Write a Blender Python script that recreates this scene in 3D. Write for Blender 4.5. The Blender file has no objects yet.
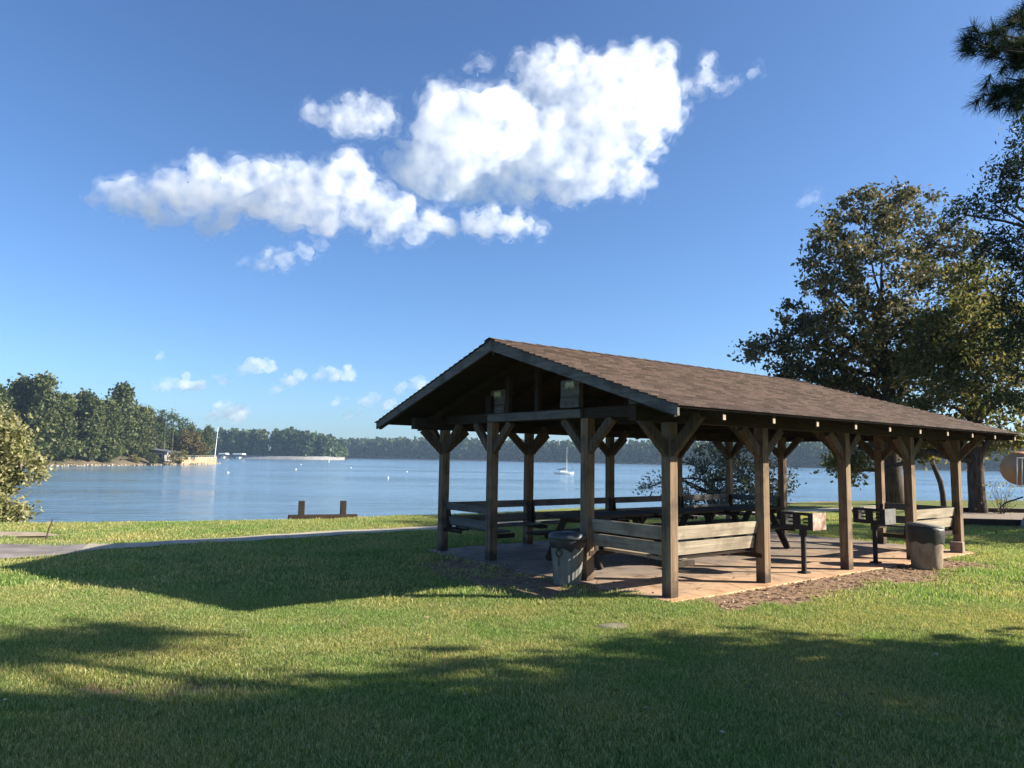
import bpy, math, random
import numpy as np
from mathutils import Vector, Matrix

R = math.radians
random.seed(4)
S = bpy.context.scene
COL = S.collection

# ------------------------------------------------------------------ camera, sky, sun, exposure
F_PX, PITCH, ROLL, EYE = 729.2, R(5.72), R(0.9), 1.70
cam_d = bpy.data.cameras.new('camera'); cam = bpy.data.objects.new('camera', cam_d); COL.objects.link(cam)
cam_d.sensor_width = 36; cam_d.lens = F_PX / 1024 * 36
cam_d.clip_start = 0.05; cam_d.clip_end = 60000
_r0 = Vector((1, 0, 0)); _u0 = Vector((0, -math.sin(PITCH), math.cos(PITCH))); _b0 = Vector((0, -math.cos(PITCH), -math.sin(PITCH)))
_r = _r0 * math.cos(ROLL) + _u0 * math.sin(ROLL); _u = -_r0 * math.sin(ROLL) + _u0 * math.cos(ROLL)
cam.matrix_world = Matrix(((_r.x, _u.x, _b0.x, 0), (_r.y, _u.y, _b0.y, 0), (_r.z, _u.z, _b0.z, EYE), (0, 0, 0, 1)))
S.camera = cam

TO_SUN = Vector((2.075, -0.108, 1.0)).normalized()
SUN_EL = math.asin(TO_SUN.z)
W = bpy.data.worlds.new('World'); S.world = W; W.use_nodes = True
_nt = W.node_tree; _bg = _nt.nodes['Background']
_sky = _nt.nodes.new('ShaderNodeTexSky'); _sky.sky_type = 'NISHITA'; _sky.sun_disc = False
_sky.sun_elevation = SUN_EL; _sky.sun_rotation = math.atan2(TO_SUN.x, TO_SUN.y)
_sky.altitude = 200; _sky.air_density = 0.85; _sky.dust_density = 1.2; _sky.ozone_density = 3.0
_wb = _nt.nodes.new('ShaderNodeMix'); _wb.data_type = 'RGBA'; _wb.blend_type = 'MULTIPLY'; _wb.inputs[0].default_value = 1.0
_wb.inputs[7].default_value = (0.74, 0.93, 1.13, 1)      # daylight white balance of the clear sky
_nt.links.new(_sky.outputs[0], _wb.inputs[6]); _nt.links.new(_wb.outputs[2], _bg.inputs[0]); _bg.inputs[1].default_value = 0.064

sun_d = bpy.data.lights.new('sun', 'SUN'); sun_d.energy = 5.0; sun_d.angle = R(0.53); sun_d.color = (1.0, 0.90, 0.74)
sun = bpy.data.objects.new('sun', sun_d); COL.objects.link(sun)
sun.rotation_euler = (-TO_SUN).to_track_quat('-Z', 'Y').to_euler(); sun.location = (60, -3, 29)

S.view_settings.view_transform = 'Standard'; S.view_settings.look = 'None'
S.view_settings.exposure = 1.55; S.view_settings.gamma = 1.0
S.render.engine = 'CYCLES'
S.cycles.use_denoising = True
try: S.cycles.denoiser = 'OPENIMAGEDENOISE'
except Exception: pass
S.cycles.max_bounces = 10; S.cycles.diffuse_bounces = 4; S.cycles.glossy_bounces = 3
S.cycles.transmission_bounces = 4; S.cycles.volume_bounces = 8; S.cycles.transparent_max_bounces = 8
S.cycles.sample_clamp_indirect = 6.0

# ------------------------------------------------------------------ helpers
def ray(x, y):
    dx, dy = x - 512, y - 384
    X = math.cos(ROLL) * dx + math.sin(ROLL) * dy; Y = -(-math.sin(ROLL) * dx + math.cos(ROLL) * dy)
    return Vector((X, F_PX * math.cos(PITCH) - Y * math.sin(PITCH), F_PX * math.sin(PITCH) + Y * math.cos(PITCH)))
def at(x, y, Y):                       # the world point at distance Y straight ahead, seen at photo pixel x, y
    r = ray(x, y); return Vector((0, 0, EYE)) + r * (Y / r.y)
def onz(x, y, z):                      # where the sight line through the pixel meets height z
    r = ray(x, y); return Vector((0, 0, EYE)) + r * ((z - EYE) / r.z)

def tag(o, label=None, cat=None, group=None, kind=None):
    if label: o['label'] = label
    if cat: o['category'] = cat
    if group: o['group'] = group
    if kind: o['kind'] = kind
    return o
def empty(name, loc=(0, 0, 0), rz=0.0):
    o = bpy.data.objects.new(name, None); COL.objects.link(o); o.location = loc; o.rotation_euler = (0, 0, rz)
    o.empty_display_size = 0.2
    return o
def link(name, me, mat=None, parent=None):
    o = bpy.data.objects.new(name, me); COL.objects.link(o)
    if mat is not None:
        for m in (mat if isinstance(mat, (list, tuple)) else [mat]): me.materials.append(m)
    if parent is not None: o.parent = parent
    return o
def mesh_np(name, V, Fq):
    V = np.asarray(V, dtype=np.float32); Fq = np.asarray(Fq, dtype=np.int32); k = Fq.shape[1]
    me = bpy.data.meshes.new(name); me.vertices.add(len(V)); me.vertices.foreach_set('co', V.ravel())
    me.loops.add(Fq.size); me.loops.foreach_set('vertex_index', Fq.ravel())
    me.polygons.add(len(Fq)); me.polygons.foreach_set('loop_start', np.arange(0, Fq.size, k, dtype=np.int32))
    me.polygons.foreach_set('loop_total', np.full(len(Fq), k, dtype=np.int32))
    me.update(calc_edges=True); return me

class MB:
    def __init__(s): s.v = []; s.f = []
    def add(s, V, Fs):
        b = len(s.v); s.v += [tuple(p) for p in V]; s.f += [tuple(i + b for i in f) for f in Fs]; return s
    def hexa(s, P):      # 8 points: bottom ring 0-3, top ring 4-7
        return s.add(P, [(3, 2, 1, 0), (4, 5, 6, 7), (0, 1, 5, 4), (1, 2, 6, 5), (2, 3, 7, 6), (3, 0, 4, 7)])
    def box(s, c, d, rz=0.0):
        x, y, z = d[0] / 2, d[1] / 2, d[2] / 2; cs, sn = math.cos(rz), math.sin(rz)
        P = [(c[0] + a * cs - b * sn, c[1] + a * sn + b * cs, c[2] + e) for e in (-z, z) for a, b in ((-x, -y), (x, -y), (x, y), (-x, y))]
        return s.hexa(P)
    def beam(s, p, q, w, h, up=(0, 0, 1)):     # rectangular bar from p to q; w sideways, h along up
        p, q = Vector(p), Vector(q); d = (q - p).normalized(); up = Vector(up)
        side = d.cross(up).normalized(); up = side.cross(d).normalized()
        a, b = side * w / 2, up * h / 2
        return s.hexa([p - a - b, p + a - b, q + a - b, q - a - b, p - a + b, p + a + b, q + a + b, q - a + b])
    def tube(s, path, rad, n=8, cap=True):
        path = [Vector(p) for p in path]; N = len(path)
        if not isinstance(rad, (list, tuple)): rad = [rad] * N
        V = []; prev = None
        for i, p in enumerate(path):
            d = (path[min(i + 1, N - 1)] - path[max(i - 1, 0)]).normalized()
            ref = prev if prev is not None else (Vector((1, 0, 0)) if abs(d.x) < 0.8 else Vector((0, 1, 0)))
            e = d.cross(ref).normalized(); g = e.cross(d).normalized(); prev = g
            for k in range(n):
                t = 2 * math.pi * k / n; V.append(p + (g * math.cos(t) + e * math.sin(t)) * rad[i])
        Fs = [(i * n + k, i * n + (k + 1) % n, (i + 1) * n + (k + 1) % n, (i + 1) * n + k) for i in range(N - 1) for k in range(n)]
        if cap: Fs += [tuple(range(n - 1, -1, -1)), tuple((N - 1) * n + k for k in range(n))]
        return s.add(V, Fs)
    def lathe(s, prof, n=24, c=(0, 0, 0), rib=0.0, tilt=None):
        V = []
        for r, z in prof:
            for k in range(n):
                t = 2 * math.pi * k / n; rr = r * (1 + (rib if k % 2 else -rib)); zz = z
                p = Vector((math.cos(t) * rr, math.sin(t) * rr, zz))
                if tilt: p = tilt(p)
                V.append((c[0] + p.x, c[1] + p.y, c[2] + p.z))
        N = len(prof)
        Fs = [(i * n + k, i * n + (k + 1) % n, (i + 1) * n + (k + 1) % n, (i + 1) * n + k) for i in range(N - 1) for k in range(n)]
        Fs += [tuple(range(n - 1, -1, -1)), tuple((N - 1) * n + k for k in range(n))]
        return s.add(V, Fs)
    def prism(s, poly, o, ax, ay, az, t):      # polygon in the plane o + x*ax + y*ay, thickness t along az
        o, ax, ay, az = Vector(o), Vector(ax), Vector(ay), Vector(az); n = len(poly)
        A = [o + ax * x + ay * y for x, y in poly]; B = [p + az * t for p in A]
        return s.add(A + B, [tuple(range(n - 1, -1, -1)), tuple(range(n, 2 * n))] + [(k, (k + 1) % n, (k + 1) % n + n, k + n) for k in range(n)])
    def build(s, name, mat, parent=None, bevel=0.0, smooth=False):
        me = bpy.data.meshes.new(name); me.from_pydata([tuple(p) for p in s.v], [], s.f); me.update()
        if smooth: me.polygons.foreach_set('use_smooth', [True] * len(me.polygons))
        o = link(name, me, mat, parent)
        if bevel:
            m = o.modifiers.new('bevel', 'BEVEL'); m.width = bevel; m.segments = 2; m.limit_method = 'ANGLE'; m.angle_limit = R(50)
        return o

# ------------------------------------------------------------------ materials
def new_mat(name):
    m = bpy.data.materials.new(name); m.use_nodes = True; nt = m.node_tree
    return m, nt, nt.nodes['Principled BSDF']
def N(nt, t, **kw):
    n = nt.nodes.new(t)
    for k, v in kw.items():
        if k in n.inputs: n.inputs[k].default_value = v
        else: setattr(n, k, v)
    return n
def ramp(nt, fac, stops):
    r = nt.nodes.new('ShaderNodeValToRGB'); e = r.color_ramp.elements
    while len(e) < len(stops): e.new(0.5)
    for el, (p, c) in zip(e, stops): el.position = p; el.color = (*c, 1) if len(c) == 3 else c
    nt.links.new(fac, r.inputs[0]); return r.outputs[0]
def coords(nt, scale=(1, 1, 1), rand=False):
    tc = nt.nodes.new('ShaderNodeTexCoord'); mp = nt.nodes.new('ShaderNodeMapping'); mp.inputs['Scale'].default_value = scale
    nt.links.new(tc.outputs['Object'], mp.inputs[0])
    if rand:
        oi = nt.nodes.new('ShaderNodeObjectInfo'); ml = nt.nodes.new('ShaderNodeMath'); ml.operation = 'MULTIPLY'; ml.inputs[1].default_value = 37.0
        nt.links.new(oi.outputs['Random'], ml.inputs[0]); nt.links.new(ml.outputs[0], mp.inputs['Location'])
    return mp.outputs[0]
def mixc(nt, a, b, fac, mode='MIX'):
    m = nt.nodes.new('ShaderNodeMix'); m.data_type = 'RGBA'; m.blend_type = mode
    for i, x in ((6, a), (7, b)):
        if isinstance(x, tuple): m.inputs[i].default_value = (*x, 1)
        else: nt.links.new(x, m.inputs[i])
    if isinstance(fac, float): m.inputs[0].default_value = fac
    else: nt.links.new(fac, m.inputs[0])
    return m.outputs[2]
def bump(nt, bsdf, h, strength=0.4, dist=0.02):
    b = nt.nodes.new('ShaderNodeBump'); b.inputs['Strength'].default_value = strength; b.inputs['Distance'].default_value = dist
    nt.links.new(h, b.inputs['Height']); nt.links.new(b.outputs[0], bsdf.inputs['Normal'])
def simple(name, c1, c2, scale=6.0, rough=0.8, metal=0.0, bumpv=0.3, stretch=(1, 1, 1), detail=6, rand=True, lo=0.35, hi=0.65, spec=0.3):
    m, nt, b = new_mat(name)
    n = N(nt, 'ShaderNodeTexNoise', Scale=scale, Detail=detail, Roughness=0.65); nt.links.new(coords(nt, stretch, rand), n.inputs[0])
    nt.links.new(ramp(nt, n.outputs[0], [(lo, c1), (hi, c2)]), b.inputs['Base Color'])
    b.inputs['Roughness'].default_value = rough; b.inputs['Metallic'].default_value = metal; b.inputs['Specular IOR Level'].default_value = spec
    if bumpv: bump(nt, b, n.outputs[0], bumpv, 0.01)
    return m
def wood(name, c1, c2, axis, stain=(0.05, 0.04, 0.03)):
    st = {'x': (1.2, 26, 26), 'y': (26, 1.2, 26), 'z': (26, 26, 1.2)}[axis]
    m, nt, b = new_mat(name)
    g = N(nt, 'ShaderNodeTexNoise', Scale=1.0, Detail=8.0, Roughness=0.7); nt.links.new(coords(nt, st, True), g.inputs[0])
    l = N(nt, 'ShaderNodeTexNoise', Scale=2.6, Detail=5.0, Roughness=0.6); nt.links.new(coords(nt, (1, 1, 1), True), l.inputs[0])
    base = ramp(nt, g.outputs[0], [(0.3, c1), (0.52, tuple((a + d) / 2 for a, d in zip(c1, c2))), (0.72, c2)])
    blot = ramp(nt, l.outputs[0], [(0.36, (1, 1, 1)), (0.5, (0, 0, 0))])
    crack = ramp(nt, g.outputs[0], [(0.24, (1, 1, 1)), (0.32, (0, 0, 0))])
    c = mixc(nt, base, stain, 0.0)
    mm = N(nt, 'ShaderNodeMath', operation='MULTIPLY'); mm.inputs[1].default_value = 0.6; nt.links.new(blot, mm.inputs[0])
    c = mixc(nt, base, stain, mm.outputs[0]); c = mixc(nt, c, (0.02, 0.016, 0.012), crack)
    if name == 'post_wood_z':       # feet of the posts: soil splash and damp
        sz = nt.nodes.new('ShaderNodeSeparateXYZ'); nt.links.new(coords(nt), sz.inputs[0])
        fz = N(nt, 'ShaderNodeMath', operation='MULTIPLY_ADD'); nt.links.new(l.outputs[0], fz.inputs[0]); fz.inputs[1].default_value = 0.5; nt.links.new(sz.outputs[2], fz.inputs[2])
        c = mixc(nt, c, (0.04, 0.03, 0.024), ramp(nt, fz.outputs[0], [(0.30, (0.8, 0.8, 0.8)), (0.46, (0, 0, 0))]))
    nt.links.new(c, b.inputs['Base Color']); b.inputs['Roughness'].default_value = 0.85; b.inputs['Specular IOR Level'].default_value = 0.2
    bump(nt, b, g.outputs[0], 0.5, 0.008)
    return m
def leafmat(name, stops, transl=0.35, rough=0.55):
    m, nt, b = new_mat(name)
    g = nt.nodes.new('ShaderNodeNewGeometry')
    col = ramp(nt, g.outputs['Random Per Island'], stops)
    nt.links.new(col, b.inputs['Base Color']); b.inputs['Roughness'].default_value = rough; b.inputs['Specular IOR Level'].default_value = 0.16
    t = nt.nodes.new('ShaderNodeBsdfTranslucent'); hs = N(nt, 'ShaderNodeHueSaturation', Saturation=1.15, Value=1.5); nt.links.new(col, hs.inputs['Color'])
    nt.links.new(hs.outputs[0], t.inputs[0])
    mx = nt.nodes.new('ShaderNodeMixShader'); mx.inputs[0].default_value = transl
    nt.links.new(b.outputs[0], mx.inputs[1]); nt.links.new(t.outputs[0], mx.inputs[2])
    nt.links.new(mx.outputs[0], nt.nodes['Material Output'].inputs[0])
    return m

M = {}
WD1, WD2 = (0.085, 0.057, 0.038), (0.30, 0.212, 0.138)
for ax in 'xyz':
    M['post' + ax] = wood('post_wood_' + ax, WD1, WD2, ax)
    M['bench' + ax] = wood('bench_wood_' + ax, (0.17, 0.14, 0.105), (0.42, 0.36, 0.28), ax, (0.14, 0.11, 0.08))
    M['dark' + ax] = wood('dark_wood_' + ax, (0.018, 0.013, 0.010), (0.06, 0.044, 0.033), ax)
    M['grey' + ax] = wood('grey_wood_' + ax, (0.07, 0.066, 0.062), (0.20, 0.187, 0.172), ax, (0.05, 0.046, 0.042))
M['brace'] = wood('shaded_brace_wood', (0.05, 0.035, 0.025), (0.17, 0.125, 0.09), 'z')  # post wood darkened to paint in the shade under the eaves
M['tail'] = simple('sunlit_end', (0.24, 0.19, 0.14), (0.38, 0.32, 0.25), 30, 0.9, 0, 0.2)
M['black_steel'] = simple('black_steel', (0.012, 0.012, 0.013), (0.03, 0.028, 0.026), 14, 0.6, 0.2, 0.15)
M['rusty_steel'] = simple('rusty_steel', (0.16, 0.085, 0.055), (0.40, 0.33, 0.28), 7, 0.8, 0.1, 0.3)
M['grey_steel'] = simple('grey_steel', (0.09, 0.09, 0.085), (0.15, 0.15, 0.14), 9, 0.65, 0.2, 0.15)
M['white'] = simple('white_paint', (0.62, 0.62, 0.6), (0.8, 0.8, 0.78), 4, 0.5, 0, 0.0)
M['cream'] = simple('cream_paint', (0.5, 0.47, 0.36), (0.62, 0.58, 0.46), 6, 0.7, 0, 0.1)
M['bark'] = simple('bark', (0.022, 0.017, 0.013), (0.085, 0.066, 0.052), 5, 0.95, 0, 0.9, (3, 3, 0.5), 8)
M['bark_far'] = simple('bark_far', (0.05, 0.04, 0.03), (0.11, 0.09, 0.075), 2, 0.95, 0, 0.0)

# ------------------------------------------------------------------ pavilion frame of reference
PC = Vector((2.0053, 9.2689, 0)); YAW = R(37.545)
pu = Vector((math.cos(YAW), math.sin(YAW), 0)); pv = Vector((-math.sin(YAW), math.cos(YAW), 0))
A_, B_, C_, D_ = 1.4944, 2.2988, 1.9923, 2.2826
PL, PW = 2 * C_ + 2 * D_, 2 * A_ + B_
def puv(x, y): q = Vector((x, y, 0)) - PC; return q.dot(pu), q.dot(pv)
def pw(u, v, z=0): return PC + pu * u + pv * v + Vector((0, 0, z))
G0 = -0.07          # height of the lawn; the slab's top is z = 0
WZ = -2.8           # height of the lake

# ------------------------------------------------------------------ ground
EDGE = [(-400, 5), (-60, 11), (-25, 14.5), (-11.2, 18.0), (-9.07, 18.6), (-5.64, 19.9), (-2.4, 22.0), (5, 27.5), (13.9, 33.5), (22, 36.5), (40, 40), (120, 46), (500, 60)]
ex = np.array([e[0] for e in EDGE]); ey = np.array([e[1] for e in EDGE])
def ground_np(x, y):
    d = (y - np.interp(x, ex, ey)) * 0.83
    t = np.clip((d + 0.4) / 9.0, 0, 1)
    z = G0 + 0 * x - (t * t * (3 - 2 * t)) * 5.0
    und = 0.018 * np.sin(x * 0.9 + 1.3 * np.sin(y * 0.5)) + 0.014 * np.sin(y * 1.3 + x * 0.4) + 0.008 * np.sin(x * 3.1 + y * 2.3)
    q = (x - PC.x) * pu.x + (y - PC.y) * pu.y; r = (x - PC.x) * pv.x + (y - PC.y) * pv.y
    dist = np.maximum(np.maximum(-1.0 - q, q - PL - 1.0), np.maximum(-1.0 - r, r - PW - 1.0))
    z = z + und * np.clip(dist / 2.0, 0.0, 1) * (t < 0.02)
    q2 = np.maximum(np.maximum(-0.24 - q, q - PL - 0.24), np.maximum(-0.21 - r, r - PW - 0.21))
    z = z + 0.05 * np.clip(1 - q2 / 1.3, 0, 1) * (t < 0.02)
    return z
def gz(x, y): return float(ground_np(np.array([x]), np.array([y]))[0])
def fbm(x, y, s, seed=0):
    rs = np.random.RandomState(seed); out = 0 * x
    for o in range(5):
        for _ in range(3):
            a = rs.uniform(0, 6.28); f = s * 2 ** o * rs.uniform(0.7, 1.3); ph = rs.uniform(0, 6.28)
            out = out + np.sin((x * math.cos(a) + y * math.sin(a)) * f + ph) / 2 ** o / 3
    return out
def rect_d(x, y, u0, u1, v0, v1):
    q = (x - PC.x) * pu.x + (y - PC.y) * pu.y; r = (x - PC.x) * pv.x + (y - PC.y) * pv.y
    return np.maximum(np.maximum(u0 - q, q - u1), np.maximum(v0 - r, r - v1))
def seg_d(x, y, a, b):
    ax_, ay_ = a; bx, by = b; t = np.clip(((x - ax_) * (bx - ax_) + (y - ay_) * (by - ay_)) / ((bx - ax_) ** 2 + (by - ay_) ** 2), 0, 1)
    return np.hypot(x - ax_ - t * (bx - ax_), y - ay_ - t * (by - ay_))
def dirt_np(x, y):      # 1 where the soil is bare
    n = fbm(x, y, 2.2, 3)
    d1 = rect_d(x, y, -0.1, 7.4, -1.05, 0.4) + 0.2 * n
    d2 = rect_d(x, y, -1.5, 0.4, 0.7, 4.6) + 0.25 * n
    d3 = rect_d(x, y, -0.3, PL + 0.4, -0.3, PW + 0.4) + 0.06 * n
    d4 = np.hypot((x + 2.6) / 1.6, (y - 5.7) / 0.22) - 0.8 + 0.3 * n
    d5 = rect_d(x, y, 9.4, 11.0, 0, 5) * 0 + 9
    m = np.maximum.reduce([np.clip(0.5 - d1 / 0.5, 0, 1), 0.85 * np.clip(0.5 - d2 / 0.5, 0, 1), np.clip(0.5 - d3 / 0.2, 0, 1), 0.7 * np.clip(0.5 - d4 / 0.8, 0, 1)])
    d6 = seg_d(x, y, (-10.6, 14.6), (-7.9, 14.7)) - 0.45 + 0.25 * n
    m = np.maximum(m, 0.6 * np.clip(0.5 - d6 / 0.6, 0, 1))
    b = np.abs(y - np.interp(x, ex, ey) - 0.5) - 0.9 + 0.3 * n
    m = np.maximum(m, 0.75 * np.clip(0.5 - b / 0.5, 0, 1) * (x > 6))
    return m
def axis(fine0, fine1, step, far0, far1):
    a = list(np.arange(fine0, fine1 + 1e-6, step)); s = step; p = fine0
    lo = []
    while p > far0: s *= 1.22; p -= s; lo.append(p)
    s = step; p = fine1; hi = []
    while p < far1: s *= 1.22; p += s; hi.append(p)
    return np.array(lo[::-1] + a + hi)
gx = axis(-16, 24, 0.14, -2600, 2600); gy = axis(2, 36, 0.14, -300, 2400)
XX, YY = np.meshgrid(gx, gy); ZZ = ground_np(XX, YY)
nx, ny = len(gx), len(gy)
V = np.stack([XX.ravel(), YY.ravel(), ZZ.ravel()], 1)
i = np.arange(nx * ny).reshape(ny, nx)
Fq = np.stack([i[:-1, :-1].ravel(), i[:-1, 1:].ravel(), i[1:, 1:].ravel(), i[1:, :-1].ravel()], 1)
me = mesh_np('lawn', V, Fq); me.polygons.foreach_set('use_smooth', [True] * len(me.polygons))
at_ = me.attributes.new('dirt', 'FLOAT', 'POINT'); at_.data.foreach_set('value', dirt_np(XX, YY).ravel().astype(np.float32))
m, nt, b = new_mat('lawn')
pos = coords(nt)
n1 = N(nt, 'ShaderNodeTexNoise', Scale=0.45, Detail=5.0); n2 = N(nt, 'ShaderNodeTexNoise', Scale=9.0, Detail=8.0, Roughness=0.7); n3 = N(nt, 'ShaderNodeTexNoise', Scale=55.0, Detail=5.0, Roughness=0.7)
for n in (n1, n2, n3): nt.links.new(pos, n.inputs[0])
g1 = ramp(nt, n1.outputs[0], [(0.35, (0.11, 0.16, 0.045)), (0.65, (0.17, 0.205, 0.06))])
g2 = ramp(nt, n3.outputs[0], [(0.35, (0.08, 0.10, 0.03)), (0.65, (0.22, 0.235, 0.09))])
gr = mixc(nt, g1, g2, 0.55)
dry = ramp(nt, n2.outputs[0], [(0.48, (0, 0, 0)), (0.70, (0.6, 0.6, 0.6))])
gr = mixc(nt, gr, (0.19, 0.165, 0.075), dry)
dc = ramp(nt, n2.outputs[0], [(0.3, (0.15, 0.095, 0.062)), (0.55, (0.31, 0.21, 0.14)), (0.75, (0.42, 0.31, 0.22))])
an = N(nt, 'ShaderNodeAttribute', attribute_name='dirt')
sub = N(nt, 'ShaderNodeMath', operation='ADD'); nt.links.new(an.outputs['Fac'], sub.inputs[0])
off = N(nt, 'ShaderNodeMath', operation='MULTIPLY_ADD'); off.inputs[1].default_value = 1.2; off.inputs[2].default_value = -0.6; nt.links.new(n2.outputs[0], off.inputs[0]); nt.links.new(off.outputs[0], sub.inputs[1])
fd = ramp(nt, sub.outputs[0], [(0.3, (0, 0, 0)), (0.72, (1, 1, 1))])
nt.links.new(mixc(nt, gr, dc, fd), b.inputs['Base Color']); b.inputs['Roughness'].default_value = 1.0; b.inputs['Specular IOR Level'].default_value = 0.1
bump(nt, b, n3.outputs[0], 0.9, 0.04)
lawn = link('lawn', me, m); tag(lawn, 'mown green lawn sloping to the lake', 'lawn', kind='structure')

# ------------------------------------------------------------------ lake
me = mesh_np('lake', [(-2500, 12, WZ), (2500, 12, WZ), (2500, 2300, WZ), (-2500, 2300, WZ)], [(0, 1, 2, 3)])
m, nt, b = new_mat('lake_water')
w1 = N(nt, 'ShaderNodeTexNoise', Scale=0.6, Detail=5.0, Roughness=0.62); nt.links.new(coords(nt, (0.55, 1.5, 1)), w1.inputs[0])
w4 = N(nt, 'ShaderNodeTexNoise', Scale=0.14, Detail=4.0, Roughness=0.6); nt.links.new(coords(nt, (0.5, 0.8, 1)), w4.inputs[0])
w2 = N(nt, 'ShaderNodeTexNoise', Scale=0.028, Detail=4.0, Roughness=0.55); nt.links.new(coords(nt, (0.45, 1.4, 1)), w2.inputs[0])
w5 = N(nt, 'ShaderNodeMath', operation='MULTIPLY_ADD'); nt.links.new(w4.outputs[0], w5.inputs[0]); w5.inputs[1].default_value = 2.6; nt.links.new(w1.outputs[0], w5.inputs[2])
w3 = N(nt, 'ShaderNodeMath', operation='MULTIPLY'); nt.links.new(w5.outputs[0], w3.inputs[0])
nt.links.new(ramp(nt, w2.outputs[0], [(0.32, (0.3, 0.3, 0.3)), (0.68, (1, 1, 1))]), w3.inputs[1])
b.inputs['Base Color'].default_value = (0.125, 0.215, 0.30, 1); b.inputs['IOR'].default_value = 1.75; b.inputs['Specular IOR Level'].default_value = 0.5
nt.links.new(ramp(nt, w2.outputs[0], [(0.32, (0.07, 0.07, 0.07)), (0.68, (0.19, 0.19, 0.19))]), b.inputs['Roughness'])
bump(nt, b, w3.outputs[0], 1.0, 0.42)
tag(link('lake', me, m), 'rippled blue lake', 'lake', kind='structure')

# ------------------------------------------------------------------ paths
def strip(name, left, right, z, mat, label):
    mb = MB(); n = len(left)
    def zz(p): return max(gz(*p), G0 - 0.01)
    V = []
    for a, c in zip(left, right):
        for t in (0, 0.5, 1): V.append((a[0] + (c[0] - a[0]) * t, a[1] + (c[1] - a[1]) * t, zz((a[0] + (c[0] - a[0]) * t, a[1] + (c[1] - a[1]) * t)) + z))
    mb.add(V, [(3 * i + k, 3 * i + k + 1, 3 * i + k + 4, 3 * i + k + 3) for i in range(n - 1) for k in (0, 1)])
    return tag(mb.build(name, mat), label, None, kind='structure')
M['asphalt'] = simple('asphalt', (0.13, 0.115, 0.11), (0.27, 0.24, 0.22), 1.6, 0.95, 0, 0.4, rand=False)
M['concrete_path'] = simple('concrete_path', (0.28, 0.25, 0.19), (0.43, 0.38, 0.30), 2.2, 0.95, 0, 0.3, rand=False)
M['sand'] = simple('sand', (0.24, 0.19, 0.13), (0.38, 0.31, 0.22), 3, 1.0, 0, 0.4, rand=False)
def dens(P, k=6):
    out = []
    for a, c in zip(P[:-1], P[1:]):
        for i in range(k): out.append((a[0] + (c[0] - a[0]) * i / k, a[1] + (c[1] - a[1]) * i / k))
    return out + [P[-1]]
strip('asphalt_path', dens([(-40, 13.6), (-14, 13.65), (-9.4, 13.8), (-8.5, 14.0), (-7.77, 13.72)]), dens([(-40, 11.6), (-14, 11.65), (-8.2, 11.98), (-7.76, 12.33), (-7.3, 12.75)]), 0.022, M['asphalt'], 'grey asphalt path')
strip('footpath', dens([(-7.85, 13.85), (-7.28, 14.0), (-6.55, 14.7), (-3.9, 17.15), (-2.1, 18.5), (4, 22.75), (9, 26.2), (15, 30)]), dens([(-7.4, 12.75), (-6.85, 13.3), (-6.2, 13.95), (-3.45, 16.45), (-1.6, 17.85), (4.6, 22.05), (9.7, 25.2), (15.7, 29)]), 0.026, M['concrete_path'], 'narrow pale concrete footpath')
strip('sand_track', dens([(-30, 15.5), (-14, 15.8), (-10.2, 16.05), (-9.5, 15.6)]), dens([(-30, 14.6), (-14, 14.9), (-10.3, 15.1), (-9.3, 15.35)]), 0.01, M['sand'], 'pale sandy track')

# concrete slab of the shelter
m, nt, b = new_mat('slab_concrete')
p0 = coords(nt)
a1 = N(nt, 'ShaderNodeTexNoise', Scale=0.9, Detail=6.0, Roughness=0.65); a2 = N(nt, 'ShaderNodeTexNoise', Scale=30.0, Detail=5.0, Roughness=0.7)
nt.links.new(p0, a1.inputs[0]); nt.links.new(p0, a2.inputs[0])
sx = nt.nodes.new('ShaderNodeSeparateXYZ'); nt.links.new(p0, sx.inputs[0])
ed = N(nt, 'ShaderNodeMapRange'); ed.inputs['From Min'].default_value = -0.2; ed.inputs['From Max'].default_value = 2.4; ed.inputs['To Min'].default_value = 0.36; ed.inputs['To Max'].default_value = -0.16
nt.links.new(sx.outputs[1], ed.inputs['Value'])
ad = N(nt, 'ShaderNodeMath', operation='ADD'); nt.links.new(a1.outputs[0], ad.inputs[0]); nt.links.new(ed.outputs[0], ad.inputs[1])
c = ramp(nt, ad.outputs[0], [(0.25, (0.17, 0.145, 0.125)), (0.5, (0.24, 0.18, 0.135)), (0.72, (0.45, 0.30, 0.19)), (0.95, (0.50, 0.29, 0.155))])  # clay stain; back darkened and front brightened to paint roof shade and sun
fine = ramp(nt, a2.outputs[0], [(0.3, (0.8, 0.8, 0.8)), (0.7, (1.1, 1.1, 1.1))])
a3 = N(nt, 'ShaderNodeTexNoise', Scale=2.7, Detail=8.0, Roughness=0.7); nt.links.new(p0, a3.inputs[0])
vo = N(nt, 'ShaderNodeTexVoronoi', feature='DISTANCE_TO_EDGE', Scale=0.55); wv = mixc(nt, p0, a3.outputs[1], 0.12); nt.links.new(wv, vo.inputs['Vector'])
c = mixc(nt, c, ramp(nt, a3.outputs[0], [(0.34, (0.45, 0.42, 0.4)), (0.5, (1, 1, 1)), (0.66, (1.12, 1.1, 1.08))]), 1.0, 'MULTIPLY')
c = mixc(nt, c, ramp(nt, vo.outputs[0], [(0.0, (0.35, 0.3, 0.27)), (0.007, (1, 1, 1))]), 0.8, 'MULTIPLY')
nt.links.new(mixc(nt, c, fine, 1.0, 'MULTIPLY'), b.inputs['Base Color']); b.inputs['Roughness'].default_value = 0.85
bump(nt, b, a2.outputs[0], 0.25, 0.01)
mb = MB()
js = [-0.24, 2.85, 5.7, PL + 0.24]
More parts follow.
